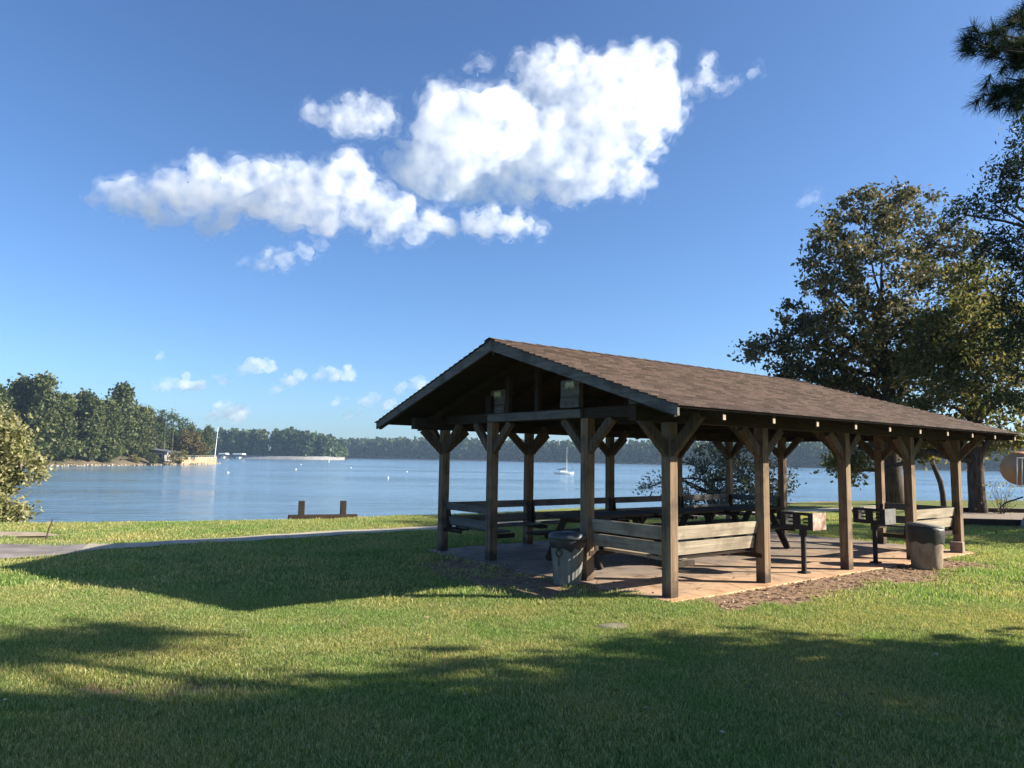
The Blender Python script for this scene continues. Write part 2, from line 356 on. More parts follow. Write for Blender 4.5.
for k in range(3):
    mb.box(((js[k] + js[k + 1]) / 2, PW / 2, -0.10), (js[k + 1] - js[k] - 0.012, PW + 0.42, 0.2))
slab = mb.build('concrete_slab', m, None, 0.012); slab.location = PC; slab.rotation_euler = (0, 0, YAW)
tag(slab, 'reddish concrete floor slab of the picnic shelter', 'slab', kind='structure')

# ------------------------------------------------------------------ picnic shelter
RO, RE, RE2, ZR, ZE = 0.915, 0.89, 0.97, 3.463, 2.318     # overhangs, ridge and eave heights (top of shingles)
RIDGE_END, EAVE_END = 7.55, PL + 0.68
VM = PW / 2
shelter = empty('picnic_shelter', PC, YAW)
tag(shelter, 'open timber picnic shelter with a brown shingled gable roof on braced posts', 'shelter')
fr_s = (ZR - ZE) / (VM + RE); bk_s = (ZR - ZE) / (VM + RE2)
def roof_z(v): return ZE + (v + RE) * fr_s if v <= VM else ZE + (PW + RE2 - v) * bk_s
PT = 0.145
UG = [0, C_, C_ + D_, C_ + 2 * D_, PL]; VG = [0, A_, A_ + B_, PW]
ZB = 2.17           # underside of the side beams
ZT = 2.27           # underside of the gable beams
rnd = random.Random(7)
def post(u_, v_, du, dv, top):
    mb = MB(); mb.box((u_, v_, top / 2 + 0.001), (PT, PT, top - 0.004))
    o = mb.build('post', M['postz'], shelter, 0.006)
    for ax_, sgn, out in [('u', s_, 0.44) for s_ in du] + [('v', s_, 0.47) for s_ in dv]:
        zt = ZB if ax_ == 'u' else ZT
        z0, off = 1.79 + rnd.uniform(-0.02, 0.02), rnd.choice((-1, 1)) * 0.0
        d = 0.05
        mb = MB()
        if ax_ == 'u': mb.beam((u_ + sgn * 0.03, v_, z0), (u_ + sgn * (0.03 + out), v_, zt - 0.006), 0.085, 0.135, (0, 0, 1))
        else: mb.beam((u_, v_ + sgn * 0.03, z0), (u_, v_ + sgn * (0.03 + out), zt - 0.006), 0.085, 0.125, (0, 0, 1))
        mb.build('brace', M['brace'], o, 0.004)
    return o
for i_, uu in enumerate(UG):
    for j_, vv in enumerate(VG):
        if 0 < i_ < 4 and 0 < j_ < 3: continue
        edge_u = i_ in (0, 4); edge_v = j_ in (0, 3)
        du = (-1, 1) if edge_v else ()
        dv = (-1, 1) if edge_u else ((1,) if j_ == 0 else (-1,))
        post(uu, vv, du, dv, ZB if edge_v else ZT)
# side beams, gable beams and tie beams
for vv in (0, PW):
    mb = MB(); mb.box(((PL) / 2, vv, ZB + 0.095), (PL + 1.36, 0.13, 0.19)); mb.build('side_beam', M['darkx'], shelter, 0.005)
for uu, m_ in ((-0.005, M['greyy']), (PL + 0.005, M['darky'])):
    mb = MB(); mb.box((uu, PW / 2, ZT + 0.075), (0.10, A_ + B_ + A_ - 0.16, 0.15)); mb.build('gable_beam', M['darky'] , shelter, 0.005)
mb = MB(); mb.box((-0.085, VM + 0.03, ZT + 0.07), (0.05, B_ * 0.99, 0.125)); mb.build('gable_beam', M['greyy'], shelter, 0.004)
for sgn in (-1, 1):
    for uu in (0, PL):
        mb = MB(); mb.box((uu, (-0.28 if sgn < 0 else PW + 0.28), ZT + 0.075), (0.09, 0.42, 0.14)); mb.build('beam_end', M['darky'], shelter, 0.004)
# rafters, ties, struts
step = D_ / 2; ru = [-0.02 + 1.0225 * k for k in range(-0, 9)]
for uu in [-0.86] + [u_ + 0.0 for u_ in ru] + [PL + 0.6]:
    mb = MB(); e1 = -RE + 0.05; e2 = PW + RE2 - 0.05; dz = 0.10
    top = VM - 0.03
    if uu > RIDGE_END - 0.3:
        t = (uu - RIDGE_END + 0.3) / (EAVE_END - RIDGE_END + 0.3); top = VM + (e1 - VM) * min(t, 0.97)
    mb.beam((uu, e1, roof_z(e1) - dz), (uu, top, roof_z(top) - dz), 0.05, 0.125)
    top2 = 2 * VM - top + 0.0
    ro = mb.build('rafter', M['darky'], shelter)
    mb = MB(); mb.beam((uu, e2, roof_z(e2) - dz), (uu, top2 + 0.03, roof_z(top2 + 0.03) - dz), 0.05, 0.125); rb_ = mb.build('rafter', M['darky'], shelter)
    if uu > -0.5:
        for e_, sg, ro in ((e1, -1, ro), (e2, 1, rb_)):
            mb = MB(); mb.box((uu, e_ + sg * 0.006, roof_z(e_) - dz - 0.03), (0.052, 0.012, 0.06)); mb.build('rafter_tail', M['tail'], ro)  # pale caps paint sunlight on the ends of rafters darkened for shade
for uu in UG[1:4]:
    mb = MB(); mb.box((uu + 0.06, VM, ZT + 0.11), (0.06, PW - 0.14, 0.16))
    mb.beam((uu + 0.06, VM, ZT + 0.19), (uu + 0.06, VM, ZR - 0.2), 0.1, 0.1, (1, 0, 0))
    for sg in (-1, 1): mb.beam((uu + 0.06, VM + sg * 0.15, ZT + 0.22), (uu + 0.06, VM + sg * 1.2, roof_z(VM + sg * 1.2) - 0.18), 0.05, 0.1)
    mb.build('truss', M['darky'], shelter)
mb = MB(); mb.beam((-RO + 0.05, VM, ZR - 0.17), (RIDGE_END - 0.1, VM, ZR - 0.17), 0.06, 0.16); mb.build('ridge_beam', M['darkx'], shelter)
for uu in (0.0,):
    for vv in (VM - 0.75, VM, VM + 0.75):
        mb = MB(); mb.box((uu + 0.02, vv, (ZT + 0.15 + roof_z(vv) - 0.2) / 2), (0.07, 0.09, roof_z(vv) - 0.2 - ZT - 0.15)); mb.build('gable_strut', M['darkz'], shelter)
for vv, hh in ((1.73, 0.25), (3.95, 0.3)):
    mb = MB(); mb.box((0.03, vv, ZT + 0.15 + hh / 2), (0.07, 0.14, hh)); mb.build('gable_strut', M['darkz'], shelter)
mb = MB(); mb.box((-0.06, 0.52, ZT + 0.155 + 0.06), (0.10, 0.16, 0.12)); mb.build('block', M['greyy'], shelter, 0.004)

# roof deck (boards) + shingle courses + fascia
def roof_pt(u_, v_, dz=0.0): return (u_, v_, roof_z(v_) + dz)
def end_u(v_, top=RIDGE_END, eave=EAVE_END):
    t = abs(v_ - VM) / ((VM + RE) if v_ < VM else (VM + RE2)); return top + (eave - top) * t
mb = MB(); dz0, dz1 = -0.045, -0.015
for e in (-RE, PW + RE2):
    P = [roof_pt(-RO + 0.01, e, dz0), roof_pt(EAVE_END, e, dz0), roof_pt(RIDGE_END, VM, dz0), roof_pt(-RO + 0.01, VM, dz0)]
    Q = [(a, b_, c_ + 0.03) for a, b_, c_ in P]; mb.hexa(P + Q)
mb.hexa([(RIDGE_END, VM, ZR + dz0), (EAVE_END, -RE, ZE + dz0), (EAVE_END, PW + RE2, ZE + dz0), (RIDGE_END, VM + 0.01, ZR + dz0)] + [(RIDGE_END, VM, ZR + dz1), (EAVE_END, -RE, ZE + dz1), (EAVE_END, PW + RE2, ZE + dz1), (RIDGE_END, VM + 0.01, ZR + dz1)])
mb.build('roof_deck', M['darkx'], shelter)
m, nt, b = new_mat('shingles')
uvn = nt.nodes.new('ShaderNodeUVMap')
br = N(nt, 'ShaderNodeTexBrick'); br.offset = 0.5; br.squash = 0.7; br.squash_frequency = 3; nt.links.new(uvn.outputs[0], br.inputs[0])
br.inputs['Scale'].default_value = 1.0; br.inputs['Brick Width'].default_value = 0.21; br.inputs['Row Height'].default_value = 0.143; br.inputs['Mortar Size'].default_value = 0.004; br.inputs['Bias'].default_value = 0.0
br.inputs[1].default_value = (0.046, 0.034, 0.029, 1); br.inputs[2].default_value = (0.105, 0.076, 0.065, 1); br.inputs[3].default_value = (0.03, 0.022, 0.018, 1)
ng = N(nt, 'ShaderNodeTexNoise', Scale=90.0, Detail=3.0); nl = N(nt, 'ShaderNodeTexNoise', Scale=1.3, Detail=5.0)
for n_ in (ng, nl): nt.links.new(coords(nt), n_.inputs[0])
c = mixc(nt, br.outputs[0], ramp(nt, ng.outputs[0], [(0.3, (0.7, 0.7, 0.7)), (0.7, (1.25, 1.22, 1.2))]), 1.0, 'MULTIPLY')
c = mixc(nt, c, ramp(nt, nl.outputs[0], [(0.35, (0.85, 0.85, 0.85)), (0.7, (1.1, 1.08, 1.06))]), 1.0, 'MULTIPLY')
nt.links.new(c, b.inputs['Base Color']); b.inputs['Roughness'].default_value = 0.95; b.inputs['Specular IOR Level'].default_value = 0.15
bump(nt, b, ng.outputs[0], 0.5, 0.01); M['shingles'] = m
def courses(front):
    V = []; Fs = []; UVs = []
    e = -RE if front else PW + RE2; run = (VM - e); n_ = 26; sl = fr_s if front else bk_s
    for k in range(n_):
        v0 = e + run * k / n_ - (0.03 if front else -0.03) * (k == 0); v1 = e + run * (k + 1) / n_
        z0 = ZE + abs(v0 - e) * sl * (1 if k else -1) + 0.006; z1 = ZE + abs(v1 - e) * sl - 0.012
        ua, ub = -RO - 0.02, end_u(v0); uc = end_u(v1)
        jag = 0
        b0 = len(V)
        V += [(ua, v0, z0), (ub, v0, z0), (uc, v1, z1), (ua, v1, z1), (ua, v0, z0 - 0.018), (ub, v0, z0 - 0.018), (uc, v1, z1 - 0.008), (ua, v1, z1 - 0.008)]
        Fs += [tuple(b0 + q for q in f) for f in ((0, 1, 2, 3), (4, 5, 1, 0), (7, 4, 0, 3), (5, 6, 2, 1))]
        for f in ((0, 1, 2, 3), (4, 5, 1, 0), (7, 4, 0, 3), (5, 6, 2, 1)):
            for q in f:
                p = V[b0 + q]; top = q in (2, 3, 6, 7)
                UVs.append((p[0], (k + (0.97 if top else 0.03)) * 0.143))
    return V, Fs, UVs
V = []; Fs = []; UVs = []
for fr in (True, False):
    a, b_, c_ = courses(fr); k0 = len(V); V += a; Fs += [tuple(q + k0 for q in f) for f in b_]; UVs += c_
k0 = len(V); n_ = 24          # hipped far end
for k in range(n_):
    t0, t1 = k / n_, (k + 1) / n_
    def hp(t, side, dz):
        e = -RE if side < 0 else PW + RE2
        return (EAVE_END + (RIDGE_END - EAVE_END) * t, e + (VM - e) * t, ZE + (ZR - ZE) * t + dz)
    b0 = len(V); V += [hp(t0, -1, 0.006), hp(t0, 1, 0.006), hp(t1, 1, -0.012), hp(t1, -1, -0.012), hp(t0, -1, -0.012), hp(t0, 1, -0.012)]
    for f in ((0, 1, 2, 3), (4, 5, 1, 0)):
        Fs.append(tuple(b0 + q for q in f)); UVs += [(V[b0 + q][1], (k + (0.97 if q in (2, 3) else 0.03)) * 0.143) for q in f]
me = bpy.data.meshes.new('shingles'); me.from_pydata(V, [], Fs); uvl = me.uv_layers.new(name='UVMap')
for l_, q in zip(uvl.data, UVs): l_.uv = q
me.update(); link('shingles', me, M['shingles'], shelter)
mb = MB()
nr = 28
for k in range(nr):
    u0 = -RO - 0.03 + (RIDGE_END + RO + 0.1) * k / nr; u1 = u0 + (RIDGE_END + RO + 0.1) / nr
    for sg in (-1, 1):
        s_ = fr_s if sg < 0 else bk_s
        P = [(u0, VM, ZR + 0.016), (u1, VM, ZR + 0.008), (u1, VM + sg * 0.14, ZR - 0.14 * s_ + 0.008), (u0, VM + sg * 0.14, ZR - 0.14 * s_ + 0.018)]
        mb.add(P, [(0, 1, 2, 3) if sg > 0 else (3, 2, 1, 0)])
mb.build('ridge_cap', simple('ridge_cap', (0.06, 0.043, 0.036), (0.13, 0.092, 0.078), 6, 0.95, 0, 0.2), shelter)
for e in (-RE, PW + RE2):    # rake boards of the near gable
    mb = MB(); ue = -RO + 0.0
    zt0, zt1 = ZE - 0.012, ZR - 0.02; hh = 0.165
    P = [(ue, e, zt0 - 0.125), (ue + 0.04, e, zt0 - 0.125), (ue + 0.04, VM, zt1 - hh), (ue, VM, zt1 - hh), (ue, e, zt0), (ue + 0.04, e, zt0), (ue + 0.04, VM, zt1), (ue, VM, zt1)]
    mb.hexa(P); mb.build('rake_board', M['greyy'], shelter, 0.004)
mb = MB(); mb.box((EAVE_END - 0.02, (PW + RE2 - RE) / 2, ZE - 0.085), (0.035, PW + RE + RE2 - 0.1, 0.11)); mb.build('rake_board', M['darky'], shelter, 0.003)

# built-in benches along the bays: two back boards, a seat, brackets
def bench(p, q, inward, wood_ax, kind_='bench'):
    p, q, n_ = Vector((*p, 0)), Vector((*q, 0)), Vector((*inward, 0)); d = (q - p).normalized()
    p = p + d * 0.078; q = q - d * 0.10
    r = empty('bench', (0, 0, 0)); r.parent = shelter
    def pl(o0, z0, o1, z1, th, e=0.0):
        mb = MB(); a = n_ * th
        A0, B0 = p + n_ * o0, q - d * e + n_ * o0; A1, B1 = p + n_ * o1, q - d * e + n_ * o1
        mb.hexa([A0 + Vector((0, 0, z0)), B0 + Vector((0, 0, z0)), B0 + a + Vector((0, 0, z0)), A0 + a + Vector((0, 0, z0)), A1 + Vector((0, 0, z1)), B1 + Vector((0, 0, z1)), B1 + a + Vector((0, 0, z1)), A1 + a + Vector((0, 0, z1))])
        return mb
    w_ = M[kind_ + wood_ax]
    in_shade = kind_ == 'grey'  # grey benches: darker wood stands in for shade, boards set wider apart
    pl(0.028, 0.735 if in_shade else 0.685, 0.0, 0.862 if in_shade else 0.855, 0.036).build('back_board', w_, r, 0.004)
    pl(0.062, 0.465 if in_shade else 0.485, 0.034, 0.615 if in_shade else 0.652, 0.036, 0.04).build('back_board', w_, r, 0.004)
    mb = MB(); L_ = (q - p).length; c_ = (p + q) / 2
    ang = math.atan2(d.y, d.x)
    for o_ in (0.27, 0.44): 
        cc = c_ + n_ * o_; mb.box((cc.x, cc.y, 0.43), (L_ - 0.1, 0.155, 0.038), ang)
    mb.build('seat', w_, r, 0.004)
    for t in (-0.02, L_ + 0.05):
        b0 = p + d * t; mb = MB()
        mb.beam(b0 + n_ * 0.125 + Vector((0, 0, 0.36)), b0 + n_ * 0.06 + Vector((0, 0, 0.84)), 0.045, 0.07, n_)
        mb.beam(b0 - n_ * 0.03 + Vector((0, 0, 0.375)), b0 + n_ * 0.52 + Vector((0, 0, 0.375)), 0.045, 0.07)
        mb.build('bench_bracket', M['darkz'], r, 0.003)
    return r
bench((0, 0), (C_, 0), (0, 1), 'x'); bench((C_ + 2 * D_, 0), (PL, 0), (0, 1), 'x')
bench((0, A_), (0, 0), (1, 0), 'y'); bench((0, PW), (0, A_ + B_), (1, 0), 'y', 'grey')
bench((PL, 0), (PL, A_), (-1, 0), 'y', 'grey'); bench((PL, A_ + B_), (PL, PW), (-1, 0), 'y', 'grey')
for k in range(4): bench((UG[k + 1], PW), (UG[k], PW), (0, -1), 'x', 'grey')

# ------------------------------------------------------------------ picnic tables, bat houses
def picnic_table():
    r = empty('picnic_table')
    L_ = 1.82
    mb = MB()
    for k in range(5): mb.box((0, -0.31 + 0.155 * k, 0.765), (L_, 0.146, 0.04))
    mb.build('tabletop', M['darkx'], r, 0.004)
    for s_ in (-1, 1):
        mb = MB()
        for k in (0, 1): mb.box((0, s_ * (0.62 + 0.15 * k), 0.445), (L_, 0.142, 0.04))
        mb.build('seat', M['darkx'], r, 0.004)
    for s_ in (-1, 1):
        for t in (-1, 1):
            mb = MB(); mb.beam((s_ * 0.6, t * 0.62, 0.0), (s_ * 0.6, t * 0.2, 0.742), 0.045, 0.12, (0, 1, 0)); mb.build('leg', M['darkz'], r, 0.003)
        mb = MB(); mb.box((s_ * 0.6 + 0.048, 0, 0.395), (0.045, 1.5, 0.09)); mb.box((s_ * 0.6 + 0.048, 0, 0.705), (0.045, 0.7, 0.075)); mb.build('crossbar', M['darky'], r, 0.003)
    return r
def dup(o, parent=None):
    c = o.copy(); COL.objects.link(c)
    if parent is not None: c.parent = parent; c.matrix_parent_inverse = o.matrix_parent_inverse
    for ch in [k for k in COL.objects if k.parent == o]: dup(ch, c)
    return c
t0 = picnic_table()
for k, (uu, vv, lab) in enumerate([(1.42, 2.68, 'dark wooden picnic table nearest the trash can with the lid'), (3.36, 2.70, 'dark wooden picnic table in the middle of the row under the roof'), (5.30, 2.66, 'dark wooden picnic table farthest along the row towards the oak')]):
    t = t0 if k == 0 else dup(t0)
    t.location = pw(uu, vv, 0.001); t.rotation_euler = (0, 0, YAW); tag(t, lab, 'picnic table', 'picnic tables under the shelter roof')

M['bat_pale'] = simple('pale_emblem', (0.45, 0.43, 0.30), (0.6, 0.57, 0.42), 9, 0.8, 0, 0.0)
def bat_house(u_, v_, z_, lab):
    r = empty('bat_house', pw(u_, v_, z_), YAW)
    mb = MB(); mb.box((0, 0, 0.075), (0.09, 0.40, 0.145)); mb.box((0.004, 0, 0.28), (0.08, 0.40, 0.25)); mb.build('body', M['greyy'], r, 0.005)
    bat = [(-0.10, -0.06), (-0.075, 0.0), (-0.05, -0.055), (-0.028, 0.005), (0, -0.04), (0.028, 0.005), (0.05, -0.055), (0.075, 0.0), (0.10, -0.06), (0.095, 0.03), (0.06, 0.07), (0.028, 0.04), (0.018, 0.065), (0, 0.045), (-0.018, 0.065), (-0.028, 0.04), (-0.06, 0.07), (-0.095, 0.03)]
    mb = MB(); mb.prism(bat, (-0.037, 0, 0.32), (0, 1, 0), (0, 0, 1), (-1, 0, 0), 0.006); mb.build('bat_emblem', M['bat_pale'], r)
    tag(r, lab, 'bat house', 'bat houses under the gable')
bat_house(-0.13, 1.70, ZT + 0.152, 'grey wooden bat house with pale bat emblem, the one nearer the roof shingles')
bat_house(0.12, 3.80, ZT + 0.152, 'dim wooden bat house with pale bat emblem deeper in the gable shade')

# ------------------------------------------------------------------ grills, trash cans, block
def grill(u_, v_, mat_side, lab):
    r = empty('park_grill', pw(u_, v_, 0), YAW)
    mb = MB(); mb.tube([(0, 0, 0.0), (0, 0, 0.66)], 0.038, 12); mb.box((0, 0, 0.0125), (0.14, 0.14, 0.025)); mb.build('pedestal', M['black_steel'], r)
    mb = MB(); mb.tube([(0, 0, 0.56), (0, 0, 0.672)], 0.058, 12); mb.build('collar', M['black_steel'], r)
    x0, x1, y0, y1, z0, z1 = -0.18, 0.18, -0.27, 0.27, 0.672, 0.93
    mb = MB(); mb.box((0, 0, z0 + 0.006), (x1 - x0, y1 - y0, 0.012))
    # slotted end plate facing -x, built round its two E-shaped openings
    def cell(ya, yb, za, zb): mb.box((x0, (ya + yb) / 2, (za + zb) / 2), (0.008, yb - ya, zb - za))
    zs = [z0, z0 + 0.065, z0 + 0.1, z0 + 0.125, z0 + 0.155, z0 + 0.18, z0 + 0.215, z1]
    cell(y0, -0.19, z0, z1); cell(-0.07, 0.06, z0, z1); cell(0.18, y1, z0, z1)
    for a, c_ in ((-0.19, -0.07), (0.06, 0.18)):
        cell(a, c_, z0, zs[1]); cell(a, c_, zs[6], z1)
        cell(a, a + 0.075, zs[2], zs[3]); cell(a, a + 0.075, zs[4], zs[5])
    mb.build('slotted_plate', M['black_steel'], r)
    mb = MB(); mb.box((0, y0, (z0 + z1) / 2), (x1 - x0 + 0.012, 0.008, z1 - z0)); mb.build('side_plate', mat_side, r)
    mb = MB(); mb.box((0, y1, (z0 + z1) / 2), (x1 - x0 + 0.012, 0.008, z1 - z0)); mb.build('side_plate', M['black_steel'], r)
    mb = MB()
    for k in range(11): mb.tube([(x0 + 0.02 + 0.032 * k, y0 + 0.01, z1 - 0.03), (x0 + 0.02 + 0.032 * k, y1 - 0.01, z1 - 0.03)], 0.005, 6)
    for y_ in (-0.2, 0.2): mb.tube([(x0 + 0.01, y_, z1 - 0.038), (x1 - 0.01, y_, z1 - 0.038)], 0.006, 6)
    mb.build('grate', M['black_steel'], r)
    return tag(r, lab, 'grill', 'park grills at the slab edge')
grill(3.30, 0.16, M['rusty_steel'], 'black pedestal grill with a rusty pale side plate')
grill(5.42, 0.10, M['grey_steel'], 'black pedestal grill with a plain grey side plate')

M['can'] = simple('ribbed_can', (0.10, 0.115, 0.105), (0.22, 0.225, 0.20), 5, 0.6, 0.25, 0.1, (1, 1, 0.4))
M['bag'] = simple('black_bag', (0.010, 0.010, 0.011), (0.022, 0.022, 0.025), 8, 0.5, 0, 0.6, spec=0.5)
M['lid'] = simple('lid_plastic', (0.045, 0.055, 0.062), (0.08, 0.095, 0.105), 4, 0.5, 0, 0.05)
c0 = onz(566, 588.5, G0); r = empty('trash_can', (c0.x + 0.02, c0.y + 0.08, gz(c0.x, c0.y + 0.08)))
mb = MB(); mb.lathe([(0.17, 0.0), (0.185, 0.012), (0.228, 0.56), (0.228, 0.575)], 44, rib=0.018); mb.build('body', M['can'], r, smooth=False)
rb = random.Random(3); hem = [rb.uniform(-0.05, 0.03) for _ in range(32)]
V = []; n_ = 32
for ring, (rr, zz) in enumerate([(0.236, 0.50), (0.248, 0.55), (0.25, 0.60), (0.244, 0.635), (0.20, 0.638)]):
    for k in range(n_):
        t = 2 * math.pi * k / n_; w_ = 1 + 0.02 * math.sin(k * 2.4 + ring); dz = hem[k] if ring == 0 else hem[k] * 0.3 if ring == 1 else 0
        V.append((math.cos(t) * rr * w_, math.sin(t) * rr * w_, zz + dz))
mb = MB(); mb.add(V, [(i_ * n_ + k, i_ * n_ + (k + 1) % n_, (i_ + 1) * n_ + (k + 1) % n_, (i_ + 1) * n_ + k) for i_ in range(4) for k in range(n_)]); mb.build('bin_liner', M['bag'], r, smooth=True)
mb = MB(); mb.lathe([(0.262, 0.62), (0.268, 0.64), (0.262, 0.668), (0.235, 0.692), (0.11, 0.712), (0.02, 0.715)], 28); mb.build('lid', M['lid'], r, smooth=True)
mb = MB(); hd = math.atan2(-c0.y, -c0.x - 0.35) - 0.5; hx, hy = math.cos(hd), math.sin(hd)
def onc(s, z): 
    a_ = hd + s / 0.215; rr = 0.19 + z * 0.0665 + 0.012; return (math.cos(a_) * rr, math.sin(a_) * rr, z)
mb.tube([onc(-0.032, 0.475), onc(-0.042, 0.445), onc(-0.035, 0.415), onc(-0.015, 0.40), onc(0.015, 0.40), onc(0.035, 0.415), onc(0.042, 0.445), onc(0.032, 0.475)], 0.0075, 6)
mb.tube([onc(0, 0.40), onc(0, 0.27)], 0.006, 6); mb.build('handle', M['black_steel'], r, smooth=True)
tag(r, 'ribbed grey-green trash can with domed lid and black liner beside the shelter post', 'trash can')

M['drum'] = simple('weathered_drum', (0.15, 0.11, 0.08), (0.42, 0.33, 0.24), 2.2, 0.9, 0, 0.3, (1.6, 1.6, 0.8), 6)
M['lidgrey'] = simple('lid_grey', (0.10, 0.10, 0.095), (0.22, 0.22, 0.2), 4, 0.8, 0, 0.2)
c1 = onz(930.5, 572.5, G0); r = empty('trash_barrel', (c1.x + 0.08, c1.y + 0.24, gz(c1.x, c1.y + 0.24)))
mb = MB(); mb.lathe([(0.24, 0.0), (0.25, 0.012), (0.265, 0.3), (0.272, 0.56), (0.265, 0.6)], 32); mb.build('body', M['drum'], r, smooth=True)
tl = lambda p: Vector((p.x, p.y, p.z + (0.10 * (-p.x) * (1 if p.z > 0.55 else 0.3))))
V = []; n_ = 36
for ring, (rr, zz) in enumerate([(0.283, 0.44), (0.292, 0.50), (0.30, 0.58), (0.305, 0.67), (0.298, 0.715), (0.26, 0.722)]):
    for k in range(n_):
        t = 2 * math.pi * k / n_; w_ = 1 + 0.016 * math.sin(k * 1.9 + ring * 1.4)
        p = tl(Vector((math.cos(t) * rr * w_, math.sin(t) * rr * w_, zz + (0.018 * math.sin(k * 1.3) if ring == 0 else 0)))); V.append(tuple(p))
mb = MB(); mb.add(V, [(i_ * n_ + k, i_ * n_ + (k + 1) % n_, (i_ + 1) * n_ + (k + 1) % n_, (i_ + 1) * n_ + k) for i_ in range(5) for k in range(n_)]); mb.build('bin_liner', M['bag'], r, smooth=True)
mb = MB(); mb.lathe([(0.30, 0.705), (0.304, 0.73), (0.285, 0.75), (0.1, 0.765), (0.02, 0.767)], 28, tilt=tl); mb.build('lid', M['lidgrey'], r, smooth=True)
r.scale = (0.93, 0.93, 0.96); tag(r, 'stout brown weathered trash barrel with a black liner folded over its rim', 'trash barrel')

mb = MB(); mb.box((0, 0, 0.10), (0.15, 0.22, 0.20)); o = mb.build('stone_block', simple('block_stone', (0.16, 0.11, 0.09), (0.34, 0.27, 0.23), 7, 0.95, 0, 0.6), None, 0.015)
o.location = pw(PL - 0.16, -0.03, 0.001); o.rotation_euler = (0, 0, YAW + 0.1); tag(o, 'rough brownish stone block at the foot of the farthest front post', 'block')
c2 = onz(614, 628, G0); mb = MB(); mb.lathe([(0.22, -0.02), (0.21, 0.012), (0.15, 0.026), (0.03, 0.028)], 14, tilt=lambda p: Vector((p.x * (1 + 0.15 * math.sin(p.y * 14)), p.y * 0.55, p.z)))
o = mb.build('flat_stone', simple('pale_stone', (0.14, 0.125, 0.09), (0.27, 0.24, 0.18), 6, 0.95, 0, 0.4), smooth=True); o.location = (c2.x, c2.y, gz(c2.x, c2.y) + 0.01); o.rotation_euler = (0, 0, 0.3)
tag(o, 'flat pale stone sunk in the lawn in front of the shelter', 'stone')

# mooring timbers and stake
c3 = (onz(288, 519, G0) + onz(357, 518, G0)) / 2; dvec = onz(357, 518, G0) - onz(288, 519, G0)
Lb = dvec.length; r = empty('timber_barrier', (c3.x, c3.y, gz(c3.x, c3.y)), math.atan2(dvec.y, dvec.x))
mb = MB(); mb.box((0, 0, 0.08), (Lb, 0.22, 0.17)); mb.build('base_timber', M['darkx'], r, 0.01)
for xx in (-0.305 * Lb, 0.30 * Lb): mb = MB(); mb.box((xx - 0.02, 0.0, 0.26), (0.16, 0.16, 0.56)); mb.build('stub_post', M['darkz'], r, 0.01)
tag(r, 'dark timber sill with two stub posts at the edge of the lawn', 'barrier')
c4 = onz(45, 540, G0); mb = MB(); mb.tube([(0, 0, -0.05), (0.035, 0.03, 0.2), (0.085, 0.06, 0.42)], [0.014, 0.014, 0.012], 8)
o = mb.build('stake', simple('rusty_stake', (0.05, 0.035, 0.03), (0.11, 0.07, 0.05), 9, 0.8, 0.3, 0.2)); o.location = (c4.x, c4.y, gz(c4.x, c4.y)); tag(o, 'thin dark leaning stake by the sandy track', 'stake')

# ------------------------------------------------------------------ foliage machinery
def quads(cent, size, rs, aspect=1.9, jitter=0.55, up=0.0, axis=None):
    n = len(cent); t = rs.normal(size=(n, 3)); t /= np.linalg.norm(t, axis=1)[:, None]
    if axis is not None: t = t * 0.6 + axis; t /= np.linalg.norm(t, axis=1)[:, None]
    q = rs.normal(size=(n, 3)); q[:, 2] *= (1 - up); s = np.cross(t, q); s /= (np.linalg.norm(s, axis=1)[:, None] + 1e-9)
    L = size * (1 + jitter * rs.uniform(-1, 1, n)); Wd = L / aspect
    a = t * (L / 2)[:, None]; b = s * (Wd / 2)[:, None]
    V = np.stack([cent - a, cent - a * 0.1 + b, cent + a, cent - a * 0.1 - b], 1).reshape(-1, 3)
    return V, np.arange(4 * n).reshape(n, 4)
def clumps_in(lobes, n, rs, shell=0.55):
    vol = np.array([l[3] * l[4] * l[5] if len(l) > 4 else l[3] ** 3 for l in lobes]) ** 0.75; p = vol / vol.sum()
    idx = rs.choice(len(lobes), n, p=p); d = rs.normal(size=(n, 3)); d /= np.linalg.norm(d, axis=1)[:, None]
    r = (shell + (1 - shell) * rs.uniform(0, 1, n)) ** 0.6 * rs.uniform(0.75, 1.08, n)
    C = np.array([l[:3] for l in lobes])[idx]; Rr = np.array([(l[3], l[4], l[5]) if len(l) > 4 else (l[3],) * 3 for l in lobes])[idx]
    return C + d * Rr * r[:, None]
def crown_mesh(name, cl, per, spread, size, rs, aspect=1.9):
    c = np.repeat(cl, per, 0); sp = np.repeat(rs.uniform(0.6, 1.3, len(cl)) * spread, per)
    d = rs.normal(size=c.shape) * sp[:, None] * np.array([1, 1, 0.75]) * 0.6
    V, Fq = quads(c + d, size, rs, aspect); return mesh_np(name, V, Fq)
def limb(mb, a, b, r0, r1, rs, sag=0.15, n=6, k=7):
    a, b = np.array(a, float), np.array(b, float); L = np.linalg.norm(b - a); w1, w2 = rs.normal(size=3) * L * 0.07, rs.normal(size=3) * L * 0.05
    P = [a + (b - a) * t + w1 * math.sin(t * 3.14) + w2 * math.sin(t * 6.28) + np.array([0, 0, sag * L * math.sin(t * 3.14)]) for t in np.linspace(0, 1, n)]
    mb.tube(P, [r0 + (r1 - r0) * t ** 0.8 for t in np.linspace(0, 1, n)], k)
    return P
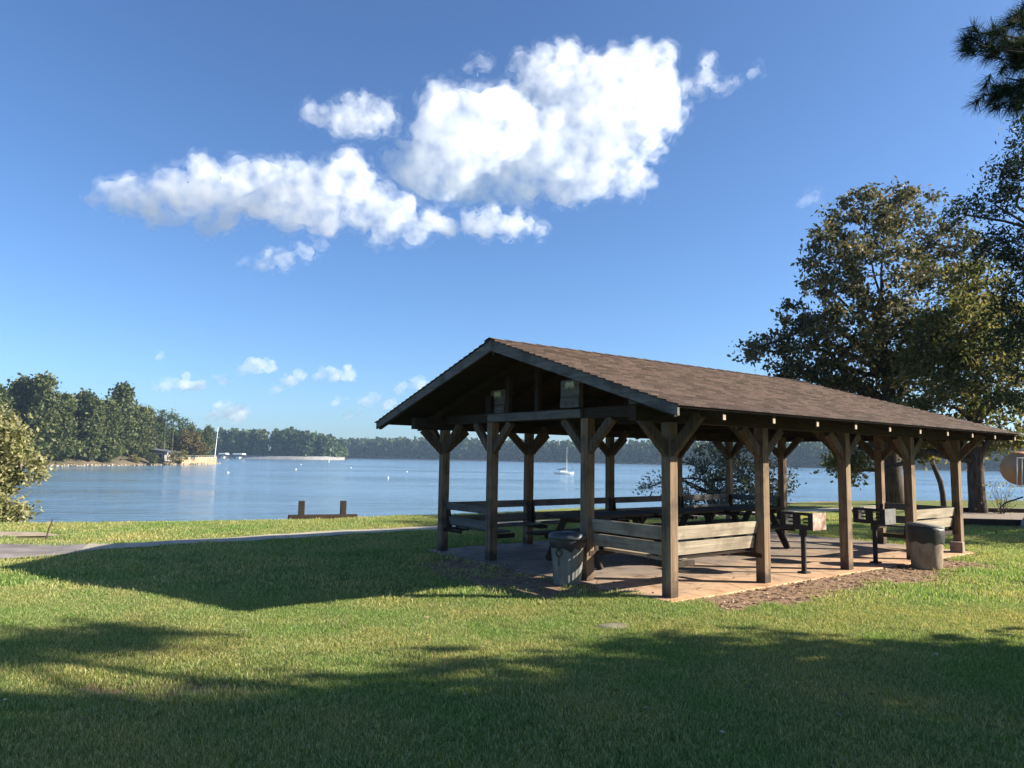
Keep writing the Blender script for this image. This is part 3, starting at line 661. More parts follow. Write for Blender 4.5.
def tree(name, base, trunk_path, trunk_r, lobes, n_cl, per, spread, size, mat, seed, label, cat, group=None, limbs=26, bark='bark', fork=0.5, aspect=1.9):
    rs = np.random.RandomState(seed); r = empty(name, base); base = np.array(base)
    mb = MB(); tp = [np.array(p, float) for p in trunk_path]; mb.tube(tp, trunk_r, 12)
    cl = clumps_in(lobes, n_cl, rs)
    cent = np.array([l[:3] for l in lobes])
    mains = []
    i0 = max(1, int(len(tp) * fork))
    for l in lobes:
        s_ = tp[rs.randint(i0, len(tp))] if len(tp) > 2 else tp[-1]
        k_ = min(range(i0, len(tp)), key=lambda q: abs(tp[q][2] - min(l[2] * 0.75, tp[-1][2]))) if len(tp) > 2 else -1
        s_ = tp[k_]; rr = (trunk_r[k_] if isinstance(trunk_r, list) else trunk_r) * 0.6
        mains.append(limb(mb, s_, l[:3], rr, rr * 0.3, rs))
    allp = np.array([p for m_ in mains for p in m_[2:]])
    for q in rs.choice(len(cl), min(limbs, len(cl)), replace=False):
        j = np.argmin(((allp - cl[q]) ** 2).sum(1)); rr = trunk_r[-1] * 0.28 if isinstance(trunk_r, list) else trunk_r * 0.2
        limb(mb, allp[j], cl[q], rr, rr * 0.35, rs, 0.05, 4, 5)
    mb.build('trunk', M[bark], r, smooth=True)
    link('crown', crown_mesh('crown', cl, per, spread, size, rs, aspect), mat, r)
    return tag(r, label, cat, group)

M['oak'] = leafmat('oak_leaves', [(0.0, (0.036, 0.045, 0.02)), (0.45, (0.07, 0.075, 0.035)), (0.75, (0.115, 0.10, 0.05)), (1.0, (0.19, 0.145, 0.075))], 0.32)
M['gold'] = leafmat('yellowing_leaves', [(0.0, (0.055, 0.07, 0.024)), (0.5, (0.11, 0.115, 0.04)), (1.0, (0.21, 0.175, 0.07))], 0.4)
M['dark_leaf'] = leafmat('dark_leaves', [(0.0, (0.012, 0.02, 0.01)), (0.7, (0.03, 0.045, 0.02)), (1.0, (0.05, 0.06, 0.025))], 0.25)
M['pale_leaf'] = leafmat('pale_leaves', [(0.0, (0.10, 0.115, 0.045)), (0.5, (0.20, 0.20, 0.085)), (1.0, (0.38, 0.35, 0.2))], 0.35)
M['grey_leaf'] = leafmat('grey_leaves', [(0.0, (0.05, 0.062, 0.035)), (0.6, (0.11, 0.12, 0.075)), (1.0, (0.22, 0.22, 0.16))], 0.25)
M['needle'] = leafmat('pine_needles', [(0.0, (0.012, 0.022, 0.012)), (0.6, (0.025, 0.045, 0.02)), (1.0, (0.045, 0.065, 0.028))], 0.2, 0.75)

def loc(base, pts): return [tuple(np.array(p) - np.array(base)) for p in pts]
def lobes_at(base, L, Y):       # (px, py, radius in px, depth shift) seen at distance Y
    out = []
    for px, py, rp, dy in L:
        p = at(px, py, Y + dy); k = (Y + dy) / F_PX; out.append((p.x - base[0], p.y - base[1], p.z - base[2], rp * k, rp * k, rp * k * 0.9))
    return out

# big oak behind the shelter
b_ = at(893, 500, 31); b_.z = gz(b_.x, b_.y) - 0.1
OL = [(860, 225, 42, 0), (905, 215, 36, 1), (830, 262, 38, -1), (880, 275, 45, -2), (795, 320, 22, 0), (768, 352, 24, 1), (810, 350, 34, 0), (850, 330, 42, -2), (905, 340, 46, -1), (945, 250, 38, 0), (815, 290, 22, 1), (930, 300, 40, 2), (870, 385, 40, 1), (830, 382, 26, 0), (752, 350, 15, 0), (775, 372, 16, 0), (800, 378, 20, 0), (845, 390, 24, 0), (915, 385, 32, -1), (925, 345, 34, 0)]
tree('oak_tree', b_, [(0, 0, 0), (0.02, 0, 1.2), (-0.05, 0, 2.6), (0.05, 0, 4.0), (-0.05, 0, 5.6), (-0.3, 0, 7.5), (-0.2, 0, 9.0)], [0.46, 0.39, 0.35, 0.31, 0.24, 0.16, 0.09], lobes_at(b_, OL, 31), 660, 54, 0.37, 0.185, M['oak'], 11, 'large brown-green oak towering behind the far end of the shelter roof', 'tree', limbs=90)
# yellowing tree with the forked trunk
b2 = at(978, 512, 26.5); b2.z = gz(b2.x, b2.y) - 0.1
GL = [(960, 330, 40, 0), (985, 375, 40, 0), (935, 360, 34, 1), (1010, 330, 36, 1), (950, 410, 30, 0), (905, 425, 30, 1), (1000, 425, 34, 0), (975, 290, 34, 1), (925, 440, 22, 2), (850, 470, 15, 2), (838, 460, 14, 2), (860, 450, 18, 2)]
tree('yellowing_tree', b2, [(0, 0, 0), (0.0, 0, 0.7), (-0.02, 0, 1.4), (0.0, 0, 2.0), (0.15, 0, 3.2), (0.2, 0, 5.0)], [0.32, 0.28, 0.27, 0.26, 0.17, 0.09], lobes_at(b2, GL, 26.5), 520, 52, 0.42, 0.17, M['gold'], 12, 'yellow-green tree with a thick trunk between the shelter and playground', 'tree', limbs=60)
# slim forked tree
b3 = at(944, 506, 29); b3.z = gz(b3.x, b3.y) - 0.1
tree('slim_tree', b3, [(0, 0, 0), (-0.03, 0, 0.7), (-0.1, 0, 1.15), (-0.5, 0, 2.2), (-0.75, 0, 3.2)], [0.11, 0.10, 0.10, 0.07, 0.04], lobes_at(b3, [(925, 438, 20, 0), (955, 430, 20, 0), (905, 447, 14, 0)], 29), 60, 36, 0.3, 0.13, M['gold'], 13, 'slim Y-forked young tree seen between the last two front posts', 'tree', limbs=14)
# dark conifer-like tree on the right edge
b5 = Vector((17.6, 21.5, 0)); b5.z = gz(b5.x, b5.y) - 0.1
DL = [(1020, 190, 34, 0), (1035, 260, 50, 0), (1000, 175, 18, 0), (1030, 330, 50, 0), (1015, 385, 34, 0), (985, 250, 26, 1), (965, 215, 20, 1), (1050, 130, 30, 0), (1080, 250, 60, 0), (1100, 180, 50, 0), (1090, 330, 60, 0), (995, 205, 22, 0), (1028, 150, 20, 0)]
tree('dark_tree', b5, [(0, 0, 0), (0, 0, 2), (0, 0, 4), (0.1, 0, 6.5), (0.2, 0, 9)], [0.3, 0.25, 0.22, 0.16, 0.08], lobes_at(b5, DL, 21.5), 520, 60, 0.33, 0.125, M['dark_leaf'], 14, 'dark evergreen tree cut by the right edge of the photo', 'tree', limbs=80, aspect=2.6)
# pale shrub on the lake bank at the left
b6 = Vector((-14.6, 20.0, 0)); b6.z = gz(b6.x, b6.y) - 0.1
PLb = [(6, 446, 25, 0), (-22, 436, 38, 0), (27, 468, 17, 0), (5, 474, 24, 0), (-30, 480, 40, 0), (-60, 450, 40, 0), (2, 512, 20, -1), (20, 515, 12, -1), (-30, 515, 25, -1)]
tree('bank_shrub', b6, [(0, 0, 0), (0.1, 0, 1.0), (0.3, 0, 2.0)], [0.12, 0.1, 0.06], lobes_at(b6, PLb, 20), 360, 52, 0.27, 0.115, M['pale_leaf'], 15, 'pale yellow-green shrub on the lake bank at the left edge', 'shrub', limbs=40, fork=0.3)
# grey arching bush behind the shelter
b7 = Vector((8.2, 30.0, 0)); b7.z = gz(b7.x, b7.y) - 0.1
BL = [(715, 462, 26, 0), (745, 460, 26, 0), (700, 490, 24, 0), (735, 492, 28, 0), (770, 480, 22, 0), (770, 500, 16, 0), (690, 505, 14, 0), (660, 480, 8, 0), (648, 488, 6, 0), (672, 492, 10, 0), (656, 455, 5, 0)]
tree('arching_bush', b7, [(0, 0, 0), (0.05, 0, 0.6), (0.1, 0, 1.1)], [0.14, 0.1, 0.06], lobes_at(b7, BL, 30), 270, 38, 0.34, 0.115, M['grey_leaf'], 16, 'wide grey-green arching bush behind the shelter', 'bush', limbs=90, fork=0.0)
# twiggy shrub under the yellowing tree
rs = np.random.RandomState(5); b8 = at(1000, 505, 26); b8.z = gz(b8.x, b8.y)
r = empty('twiggy_shrub', b8); mb = MB()
for k in range(22):
    a = rs.uniform(0, 6.28); e = (math.cos(a) * rs.uniform(0.1, 0.7), math.sin(a) * rs.uniform(0.1, 0.6), rs.uniform(0.4, 1.2)); limb(mb, (0, 0, -0.05), e, 0.012, 0.004, rs, 0.1, 5, 4)
mb.build('stems', M['bark'], r); link('leaves', crown_mesh('leaves', rs.uniform((-0.6, -0.5, 0.3), (0.6, 0.5, 1.2), (40, 3)), 5, 0.2, 0.08, rs), M['pale_leaf'], r)
tag(r, 'bare twiggy shrub between the thick trunk and the slide', 'shrub')

# pine whose branch hangs into the upper right corner
def needle_tufts(cent, dirs, n_per, length, width, rs):
    n = len(cent); c = np.repeat(cent, n_per, 0); ax = np.repeat(dirs, n_per, 0)
    d = rs.normal(size=c.shape); d /= np.linalg.norm(d, axis=1)[:, None]; d = d * 0.85 + ax * 0.75; d /= np.linalg.norm(d, axis=1)[:, None]
    s0 = c - ax * rs.uniform(0, length * 0.9, len(c))[:, None]
    L = length * rs.uniform(0.7, 1.1, len(c)); e = s0 + d * L[:, None]; e[:, 2] -= 0.12 * L
    q = rs.normal(size=c.shape); w = np.cross(d, q); w /= np.linalg.norm(w, axis=1)[:, None]; w *= width / 2
    V = np.stack([s0 - w, s0 + w, e + w * 0.3, e - w * 0.3], 1).reshape(-1, 3)
    return mesh_np('needles', V, np.arange(4 * len(c)).reshape(-1, 4))
bp = Vector((9.0, 4.6, G0 - 0.05)); r = empty('pine_tree', bp); rs = np.random.RandomState(21)
mb = MB(); mb.tube([(0, 0, 0), (0.05, 0, 3), (0.1, 0.05, 6), (0.05, 0.1, 10), (0.1, 0.1, 15)], [0.24, 0.21, 0.18, 0.14, 0.05], 12)
tuftc = []; tuftd = []
PB = [(1000, 95, 7.0), (1010, 60, 7.0), (985, 95, 7.0), (975, 45, 7.0), (1000, 30, 7.0), (1020, 40, 7.1), (1024, 80, 7.1), (1015, 100, 6.9), (990, 50, 6.9), (1030, 20, 7.1), (968, 38, 7.0), (1005, 78, 7.1), (1040, 60, 7.0), (1045, 95, 7.0), (1030, 100, 7.0), (1060, 40, 7.0), (1060, 80, 7.0), (1022, 4, 7.0), (1080, 60, 6.9), (1015, 45, 7.0), (1026, 60, 6.9)]
hub = at(1090, 62, 6.8) - bp
limb(mb, (0.1, 0.05, 4.7), hub, 0.07, 0.03, rs, 0.02)
for px, py, Y in PB:
    p = np.array(at(px, py, Y) - bp); limb(mb, hub, p, 0.018, 0.006, rs, -0.03, 5, 5)
    for _ in range(5):
        d = p - np.array(hub); d /= np.linalg.norm(d); d = d + rs.normal(size=3) * 0.5; d /= np.linalg.norm(d)
        tuftc.append(p + rs.normal(size=3) * 0.075); tuftd.append(d)
for k in range(26):
    z0 = rs.uniform(6.5, 14.5); a = rs.uniform(0, 6.28); Lg = rs.uniform(1.0, 2.8) * (1.15 - z0 / 20); e = np.array([math.cos(a) * Lg, math.sin(a) * Lg, z0 + 0.5]); limb(mb, (0.06, 0.05, z0), e, 0.05, 0.015, rs, 0.05)
    for _ in range(9):
        d = e - np.array([0, 0, z0]); d /= np.linalg.norm(d); tuftc.append(np.array([0, 0, z0]) + (e - np.array([0, 0, z0])) * rs.uniform(0.4, 1.05) + rs.normal(size=3) * 0.3); tuftd.append(d + rs.normal(size=3) * 0.3)
mb.build('trunk', M['bark'], r, smooth=True)
link('crown', needle_tufts(np.array(tuftc), np.array(tuftd), 115, 0.15, 0.005, rs), M['needle'], r)
tag(r, 'long-needled pine whose branch hangs into the upper right corner', 'tree')

# shade trees to the right of the photo whose shadow crosses the near lawn
tree('shade_tree', (12.6, 3.2, G0), [(0, 0, 0), (0, 0, 2), (0, 0, 4), (0.1, 0.1, 6), (0.2, 0, 8)], [0.32, 0.27, 0.22, 0.15, 0.08], [(-1.0, 0.6, 3.3, 2.6), (0.0, 0.95, 4.9, 2.7, 2.15, 2.0), (1.2, -0.5, 6.9, 2.6, 1.9, 1.8), (1.8, -0.6, 8.6, 2.0), (-1.2, -1.6, 4.0, 2.4), (0.5, -2.0, 6.2, 2.4), (-0.25, 2.95, 8.1, 0.75, 0.5, 0.45), (0.6, 2.45, 8.6, 0.8, 0.25, 0.35), (-1.6, 2.9, 3.0, 1.6, 0.9, 1.6), (-2.5, 3.2, 1.7, 1.2, 0.8, 1.2), (-0.1, 2.75, 4.4, 1.5, 0.95, 1.2)], 760, 70, 0.5, 0.19, M['oak'], 31, 'leafy shade tree standing just right of the view', 'tree', 'shade trees right of the view', limbs=30)
tree('shade_tree', (18.5, 1.6, G0), [(0, 0, 0), (0, 0, 2), (0, 0, 4), (0.1, 0.1, 6), (0.2, 0, 9)], [0.34, 0.28, 0.22, 0.16, 0.08], [(0, 0, 5.5, 3.2), (0.5, 0.4, 8.2, 2.9), (-0.6, -0.4, 3.6, 2.6), (0.6, 0.6, 10.4, 2.4)], 380, 60, 0.55, 0.19, M['oak'], 32, 'taller shade tree standing farther right of the view', 'tree', 'shade trees right of the view', limbs=30)

tree('shade_tree', (23.5, 18.0, G0), [(0, 0, 0), (0, 0, 2), (0, 0, 4), (0.1, 0.1, 6), (0.2, 0, 9)], [0.34, 0.28, 0.22, 0.16, 0.08], [(0, 0.3, 4.2, 2.9, 2.4, 2.2), (0.5, -0.3, 7.2, 2.9, 2.4, 2.4), (-1.6, -1.4, 9.6, 2.4, 1.9, 2.0), (0.6, 0.6, 11, 2.2)], 330, 60, 0.5, 0.18, M['oak'], 33, 'shade tree beyond the right edge beside the playground', 'tree', 'shade trees right of the view', limbs=30)

# ------------------------------------------------------------------ playground
M['mulch'] = simple('mulch', (0.10, 0.075, 0.055), (0.33, 0.28, 0.22), 14, 1.0, 0, 0.8, rand=False)
pa = [(13.0, 21.5), (40, 17.5), (44, 27), (16.2, 30.0), (14.6, 27.2)]
mb = MB(); mb.add([(x, y, gz(x, y) + 0.035) for x, y in pa], [tuple(range(5))]); tag(mb.build('mulch_bed', M['mulch']), 'brown wood mulch bed of the playground', None, kind='structure')
def timber(a, c_, h, lab):
    mb = MB(); mb.beam((a[0], a[1], gz(*a) + h / 2), (c_[0], c_[1], gz(*a) + h / 2), 0.16, h); o = mb.build('border_timber', M['darkx'], None, 0.01); tag(o, lab, 'border', 'playground border timbers')
timber((12.95, 21.4), (30, 19.2), 0.2, 'dark border timber on the near side of the mulch bed')
timber((14.6, 26.9), (24, 26.4), 0.18, 'dark border timber at the foot of the thick trunk')
M['tan_plastic'] = simple('tan_plastic', (0.42, 0.21, 0.10), (0.52, 0.28, 0.14), 2, 0.45, 0, 0.03)
M['rock'] = simple('play_rock', (0.27, 0.25, 0.22), (0.42, 0.39, 0.34), 3, 0.9, 0, 0.6)
pb = Vector((15.45, 21.0, gz(15.4, 21.0)))
r = empty('tube_slide', pb)
mb = MB(); ctr = at(1056, 478, 21.2) - pb
mb.tube([ctr + Vector((1.35 * math.cos(t) * 0.35 - 0.0, 1.1 * math.sin(t), 0.28 * math.sin(t))) + Vector((0.12, 0.4, 0)) for t in np.linspace(-2.2, 2.2, 18)], 0.50, 22); mb.build('tube', M['tan_plastic'], r, smooth=True)
mb = MB(); mb.tube([ctr + Vector((0.55, -0.45, 0.1)), ctr + Vector((1.2, -0.2, 0.35)), ctr + Vector((2.2, 0.2, 0.9))], 0.5, 22); mb.build('tube', M['tan_plastic'], r, smooth=True)
for dz in (0.0,): 
    mb = MB(); p0 = at(1017, 458, 20.4) - pb; p1 = at(1017, 486, 20.4) - pb
    mb.tube([p0, p1], 0.012, 8); mb.tube([p0 + Vector((0.14, 0, 0)), p1 + Vector((0.14, 0, 0))], 0.012, 8); mb.tube([p0, p0 + Vector((1.6, 0.1, 0.02))], 0.018, 8); mb.tube([p1, p1 + Vector((1.6, 0.1, 0.02))], 0.018, 8); mb.build('rail', M['white'], r)
mb = MB(); mb.tube([(0.2, 0.3, 0), (0.25, 0.3, 1.0)], 0.06, 10); mb.tube([(1.4, 0.4, 0), (1.4, 0.4, 2.2)], 0.06, 10); mb.build('support_post', M['grey_steel'], r)
q0 = at(1002, 506, 20.6) - pb
mb = MB(); mb.tube([q0, q0 + Vector((0.08, 0, 0.08)), q0 + Vector((0.6, 0, 0.26))], 0.02, 8); mb.build('handrail', M['black_steel'], r)
tag(r, 'brown plastic tube slide with white rails at the right edge', 'slide')
rs = np.random.RandomState(8)
mb = MB(); prof = [(0.72, -0.05), (0.66, 0.15), (0.52, 0.4), (0.38, 0.6), (0.25, 0.72), (0.05, 0.76)]
mb.lathe(prof, 16, tilt=lambda p: Vector((p.x * (1 + 0.12 * math.sin(5 * p.z + p.y * 4)), p.y * (1 + 0.1 * math.cos(7 * p.x)), p.z)))
o = mb.build('climbing_rock', M['rock']); o.location = (15.3, 20.9, gz(15.3, 20.9)); tag(o, 'pale grey sloped climbing rock below the brown tube slide', 'rock')

# ------------------------------------------------------------------ far shores: land, woods
def land(name, outline, h, mat, label, rim=6.0):
    # outline: waterline polygon; a mound rising from under the water to height h inside
    n = len(outline); c = np.mean(np.array(outline), 0); V = []; Fs = []
    rings = [(1.0, -3.2), (0.99, WZ + 0.1), (0.975, WZ + 0.7), (0.9, WZ + 1.1 + (h - 1.1) * 0.35), (0.7, WZ + h), (0.35, WZ + h * 1.1)]
    for s_, z in rings:
        for p in outline: V.append((c[0] + (p[0] - c[0]) * s_, c[1] + (p[1] - c[1]) * s_, z))
    V.append((c[0], c[1], WZ + h * 1.1)); k = len(rings)
    for i_ in range(k - 1):
        for j in range(n): Fs.append((i_ * n + j, i_ * n + (j + 1) % n, (i_ + 1) * n + (j + 1) % n, (i_ + 1) * n + j))
    for j in range(n): Fs.append(((k - 1) * n + j, (k - 1) * n + (j + 1) % n, k * n))
    mb = MB(); mb.add(V, Fs); return tag(mb.build(name, mat, smooth=True), label, None, kind='structure')
M['shore'] = simple('shore_soil', (0.045, 0.045, 0.022), (0.13, 0.10, 0.065), 0.25, 1.0, 0, 0.3, rand=False)
M['riprap'] = simple('riprap', (0.16, 0.155, 0.15), (0.30, 0.29, 0.275), 0.6, 1.0, 0, 0.5, rand=False)
M['clay'] = simple('clay_bank', (0.26, 0.14, 0.09), (0.40, 0.25, 0.18), 0.3, 1.0, 0, 0.3, rand=False)
M['woodA'] = leafmat('wood_leaves', [(0.0, (0.032, 0.045, 0.016)), (0.5, (0.058, 0.075, 0.026)), (0.85, (0.085, 0.10, 0.035)), (1.0, (0.12, 0.115, 0.045))], 0.2)
M['woodB'] = leafmat('far_leaves', [(0.0, (0.024, 0.042, 0.016)), (0.6, (0.045, 0.07, 0.026)), (1.0, (0.075, 0.095, 0.036))], 0.2)
M['rust_leaf'] = leafmat('rust_leaves', [(0.0, (0.045, 0.055, 0.02)), (0.5, (0.085, 0.08, 0.03)), (0.8, (0.15, 0.10, 0.04)), (1.0, (0.22, 0.12, 0.05))], 0.3)
M['shrub_leaf'] = leafmat('shrub_leaves', [(0.0, (0.09, 0.085, 0.03)), (1.0, (0.22, 0.18, 0.07))], 0.3)

pen_shore = [(-119, 300), (-116, 285), (-112.5, 262), (-114.5, 245), (-116.5, 232), (-120, 215), (-124, 203), (-130, 190), (-150, 178), (-200, 175), (-290, 190), (-300, 290), (-230, 330), (-160, 318), (-128, 312)]
land('peninsula', pen_shore, 3.2, M['shore'], 'low wooded peninsula across the water')
PENC = np.mean(np.array(pen_shore), 0)
def pen_z(x, y):
    return WZ + 1.3
def wood_mesh(seed, H, wide, n_cl, per, size):
    rs = np.random.RandomState(seed)
    L = []
    for k in range(12):
        z = H * (0.10 + 0.78 * (k + rs.uniform(0, 1)) / 12); rr = wide * (1.1 - 0.8 * abs(z / H - 0.5)) * rs.uniform(0.45, 0.68); a = rs.uniform(0, 6.28); o = wide * rs.uniform(0.1, 0.55) * (1.15 - z / H)
        L.append((math.cos(a) * o, math.sin(a) * o, z, rr, rr, rr * 0.85))
    L.append((0, 0, H * 0.88, wide * 0.42, wide * 0.42, H * 0.11))
    cl = clumps_in(L, n_cl, rs); me1 = crown_mesh('crown', cl, per, size * 1.5, size, rs, 1.5); me1.materials.append(M['woodA'])
    mb = MB(); mb.tube([(0, 0, -1), (0.1, 0, H * 0.4), (0, 0.1, H * 0.85)], [0.4, 0.3, 0.1], 7)
    me2 = bpy.data.meshes.new('trunk'); me2.from_pydata([tuple(v) for v in mb.v], [], mb.f); me2.materials.append(M['bark_far'])
    return me1, me2
kinds = [wood_mesh(41, 22, 5.4, 330, 26, 0.95), wood_mesh(42, 24, 5.0, 330, 26, 0.95), wood_mesh(43, 19, 5.8, 330, 26, 0.95), wood_mesh(44, 25.5, 5.3, 350, 26, 0.95)]
rs = np.random.RandomState(77)
def far_tree(name, x, y, z, kind_, s_, label, group, mat=None):
    r = empty(name, (x, y, z), rs.uniform(0, 6.28)); r.scale = (s_, s_, s_ * rs.uniform(0.94, 1.06))
    a = link('trunk', kinds[kind_][1], None, r); c_ = link('crown', kinds[kind_][0], None, r)
    return tag(r, label, 'tree', group)
spots = []
front = [(-119, 214), (-117, 222), (-121, 205),  (-123, 199), (-125, 208), (-122.5, 218), (-121.5, 227), (-120, 236), (-131, 192), (-140, 186), (-119.5, 246)]
for p in front: spots.append((p[0] - 5 + rs.uniform(-1.5, 1), p[1] + rs.uniform(-2, 2)))
tries = 0
while len(spots) < 105 and tries < 4000:
    tries += 1; p = (rs.uniform(-196, -121), rs.uniform(184, 300))
    shore_x = np.interp(p[1], [178, 190, 203, 215, 232, 245, 262, 300], [-150, -130, -124, -120, -116.5, -114.5, -112.5, -119])
    if p[0] > shore_x - 5: continue
    if p[1] > 241 and p[0] > shore_x - 15 - (p[1] < 262) * 6: continue
    if min(math.hypot(p[0] - q[0], p[1] - q[1]) for q in spots) < 5.2: continue
    spots.append(p)
spots += [(at(px, 450, Y).x, Y) for px, Y in ((137, 262), (146, 270), (154, 284), (163, 292), (172, 296), (181, 294), (190, 297), (199, 300), (207, 303))]
for k, (x, y) in enumerate(spots):
    fade = np.interp(y, [200, 240, 262, 285, 300], [1.0, 0.95, 0.85, 0.68, 0.6]) 
    far_tree('broadleaf_tree', x, y, WZ + 1.4, k % 4, fade * rs.uniform(0.8, 1.02), 'tall green broadleaf tree in the wood on the peninsula', 'trees in the peninsula wood')
# tall pines behind the house
for k, (px, py) in enumerate([(156, 424), (166, 410), (174, 414), (183, 418), (149, 413)]):
    p = at(px, py, 268 + 4 * k); H = p.z - (WZ + 1.4); r = empty('pine_tree', (p.x, p.y, WZ + 1.4)); q = np.random.RandomState(50 + k)
    mb = MB(); mb.tube([(0, 0, 0), (0.1, 0, H * 0.6), (0, 0, H * 0.97)], [0.35, 0.26, 0.08], 7); mb.build('trunk', M['bark_far'], r)
    cl = np.array([(q.normal() * 1.6, q.normal() * 1.6, H * q.uniform(0.55, 1.0)) for _ in range(46)])
    link('crown', crown_mesh('crown', cl, 18, 1.1, 0.7, q, 2.5), M['woodB'], r)
    tag(r, 'thin-crowned tall pine standing behind the lake house', 'tree', 'pines behind the lake house')
p = at(190, 440, 262); r = empty('rust_tree', (p.x, p.y, WZ + 1.3)); q = np.random.RandomState(61)
L_ = [(0, 0, 6, 3.4, 3.4, 2.6), (2.2, 0.5, 5, 3, 3, 2.5), (-2.5, 0, 5.2, 3, 3, 2.8), (-1.2, 0, 9, 2.8, 2.8, 2.2), (1.5, 0, 8, 2.6, 2.6, 2), (4.8, 0, 4.5, 2.4, 2.4, 2.2)]
link('crown', crown_mesh('crown', clumps_in(L_, 170, q), 22, 0.95, 0.62, q, 1.5), M['rust_leaf'], r); mb = MB(); mb.tube([(0, 0, -0.5), (0, 0, 8)], [0.4, 0.15], 7); mb.build('trunk', M['bark_far'], r)
tag(r, 'round rust-tinged tree beside the lake house and sea wall', 'tree')
def blob_shrub(px, py, Y, rx, rz, mat, lab, seed, name='shore_shrub', grp=None):
    p = at(px, py, Y); q = np.random.RandomState(seed); r = empty(name, (p.x, p.y, WZ + 0.6))
    L_ = [(q.uniform(-rx, rx) * 0.7, q.uniform(-1, 1), rz * q.uniform(0.3, 0.7), rx * 0.45, 1.2, rz * 0.45) for _ in range(6)]
    link('foliage', crown_mesh('foliage', clumps_in(L_, 60, q), 16, 0.6, 0.45, q, 1.5), mat, r)
    mb = MB(); [mb.tube([(q.uniform(-0.3, 0.3), 0, -0.5), (q.uniform(-rx, rx) * 0.6, 0, rz * 0.6)], [0.06, 0.03], 5) for _ in range(5)]; mb.build('stems', M['bark_far'], r)
    tag(r, lab, 'shrub', grp)
blob_shrub(178, 458, 243, 3.6, 4.0, M['shrub_leaf'], 'golden shrub in front of the lake house', 71)
blob_shrub(153, 461, 236, 2.4, 3.2, M['woodA'], 'green-gold shrub left of the golden one on the shore', 72)
blob_shrub(135, 460, 232, 2.0, 2.6, M['shrub_leaf'], 'small pale shrub under the wood on the peninsula shore', 73)
blob_shrub(105, 458, 222, 2.6, 2.8, M['woodA'], 'low green shrub at the waterline below the tall wood', 74)

# shore rocks (countless)
q = np.random.RandomState(9); V = []; Fs = []
sx_ = np.array(pen_shore[:8]); seg = np.linspace(0, 7, 900)
mb = MB()
for t in seg:
    i_ = min(int(t), 6); f_ = t - i_; p = sx_[i_] * (1 - f_) + sx_[i_ + 1] * f_
    s_ = q.uniform(0.12, 0.42); x, y, z = p[0] - q.uniform(-0.3, 2.6), p[1] + q.uniform(-1, 1), WZ + q.uniform(-0.1, 0.4)
    P = [(x + sx0 * s_ * q.uniform(0.6, 1.1), y + sy0 * s_ * q.uniform(0.6, 1.1), z + sz0 * s_ * q.uniform(0.4, 0.8)) for sz0 in (-1, 1) for sx0, sy0 in ((-1, -1), (1, -1), (1, 1), (-1, 1))]
    mb.hexa(P)
tag(mb.build('shore_rocks', simple('shore_rock', (0.16, 0.13, 0.10), (0.36, 0.30, 0.24), 1.2, 1.0, 0, 0.3)), 'pale rocks along the peninsula waterline', 'rocks', kind='stuff')

# lake house
p = at(162, 452, 248); r = empty('lake_house', (p.x, p.y, WZ + 1.3), R(-14))
M['house_wall'] = simple('house_wall', (0.16, 0.15, 0.14), (0.24, 0.23, 0.21), 1, 0.8, 0, 0.1)
M['metal_roof'] = simple('metal_roof', (0.10, 0.11, 0.13), (0.16, 0.17, 0.19), 1, 0.45, 0.3, 0.0)
M['window_glass'] = simple('window_glass', (0.02, 0.025, 0.03), (0.04, 0.05, 0.055), 1, 0.1, 0, 0.0)
mb = MB(); mb.hexa([(-4.6, -2.6, 0), (3.2, -2.6, 0), (3.2, 2.6, 0), (-4.6, 2.6, 0), (-4.6, -2.6, 3.9), (3.2, -2.6, 3.1), (3.2, 2.6, 3.1), (-4.6, 2.6, 3.9)]); mb.build('wall', M['house_wall'], r)
mb = MB(); mb.hexa([(-5.2, -3.4, 4.02), (5.0, -3.4, 2.98), (5.0, 3.4, 2.98), (-5.2, 3.4, 4.02), (-5.2, -3.4, 4.3), (5.0, -3.4, 3.2), (5.0, 3.4, 3.2), (-5.2, 3.4, 4.3)]); mb.build('roof', M['metal_roof'], r)
for xx, ww in ((-3, 1.6), (-0.8, 1.6), (1.6, 1.6)):
    mb = MB(); mb.box((xx, -2.63, 1.7), (ww, 0.1, 1.7)); o = mb.build('window', M['white'], r); mb = MB(); mb.box((xx, -2.69, 1.7), (ww - 0.24, 0.04, 1.46)); mb.build('pane', M['window_glass'], o)
mb = MB(); mb.tube([(4.7, -3.0, 0), (4.7, -3.0, 2.95)], 0.1, 8); mb.build('porch_post', M['white'], r)
tag(r, 'low lake house with a dark sloping roof among shoreline trees', 'house')
# sea wall, deck rail, flagpole
wa, wb = onz(184, 467.5, WZ), onz(215, 464.5, WZ)
wa = Vector((-113.2, 252, 0)); wb = Vector((at(216, 462, 287).x, 287, 0))
r = empty('sea_wall', (wa.x, wa.y, WZ)); d = wb - wa; M['seawall_rail'] = simple('rail_wood', (0.28, 0.25, 0.19), (0.38, 0.34, 0.26), 2, 0.8, 0, 0.0); M['seawall'] = simple('sea_wall', (0.20, 0.145, 0.085), (0.32, 0.24, 0.15), 0.6, 0.9, 0, 0.3)
mb = MB(); mb.beam((0, 0, 0.9), (d.x, d.y, 0.9), 0.35, 2.8); mb.beam((d.x, d.y, 0.9), (d.x - 8, d.y + 9, 0.9), 0.35, 2.8); mb.build('wall', M['seawall'], r)
mb = MB(); mb.beam((0, 0, 2.45), (d.x, d.y, 2.45), 0.5, 0.3); 
for t in np.linspace(0, 1, 14): mb.box((d.x * t, d.y * t, 2.8), (0.14, 0.14, 0.6))
mb.beam((0, 0, 3.12), (d.x, d.y, 3.12), 0.14, 0.12); mb.build('railing', M['seawall_rail'], r)
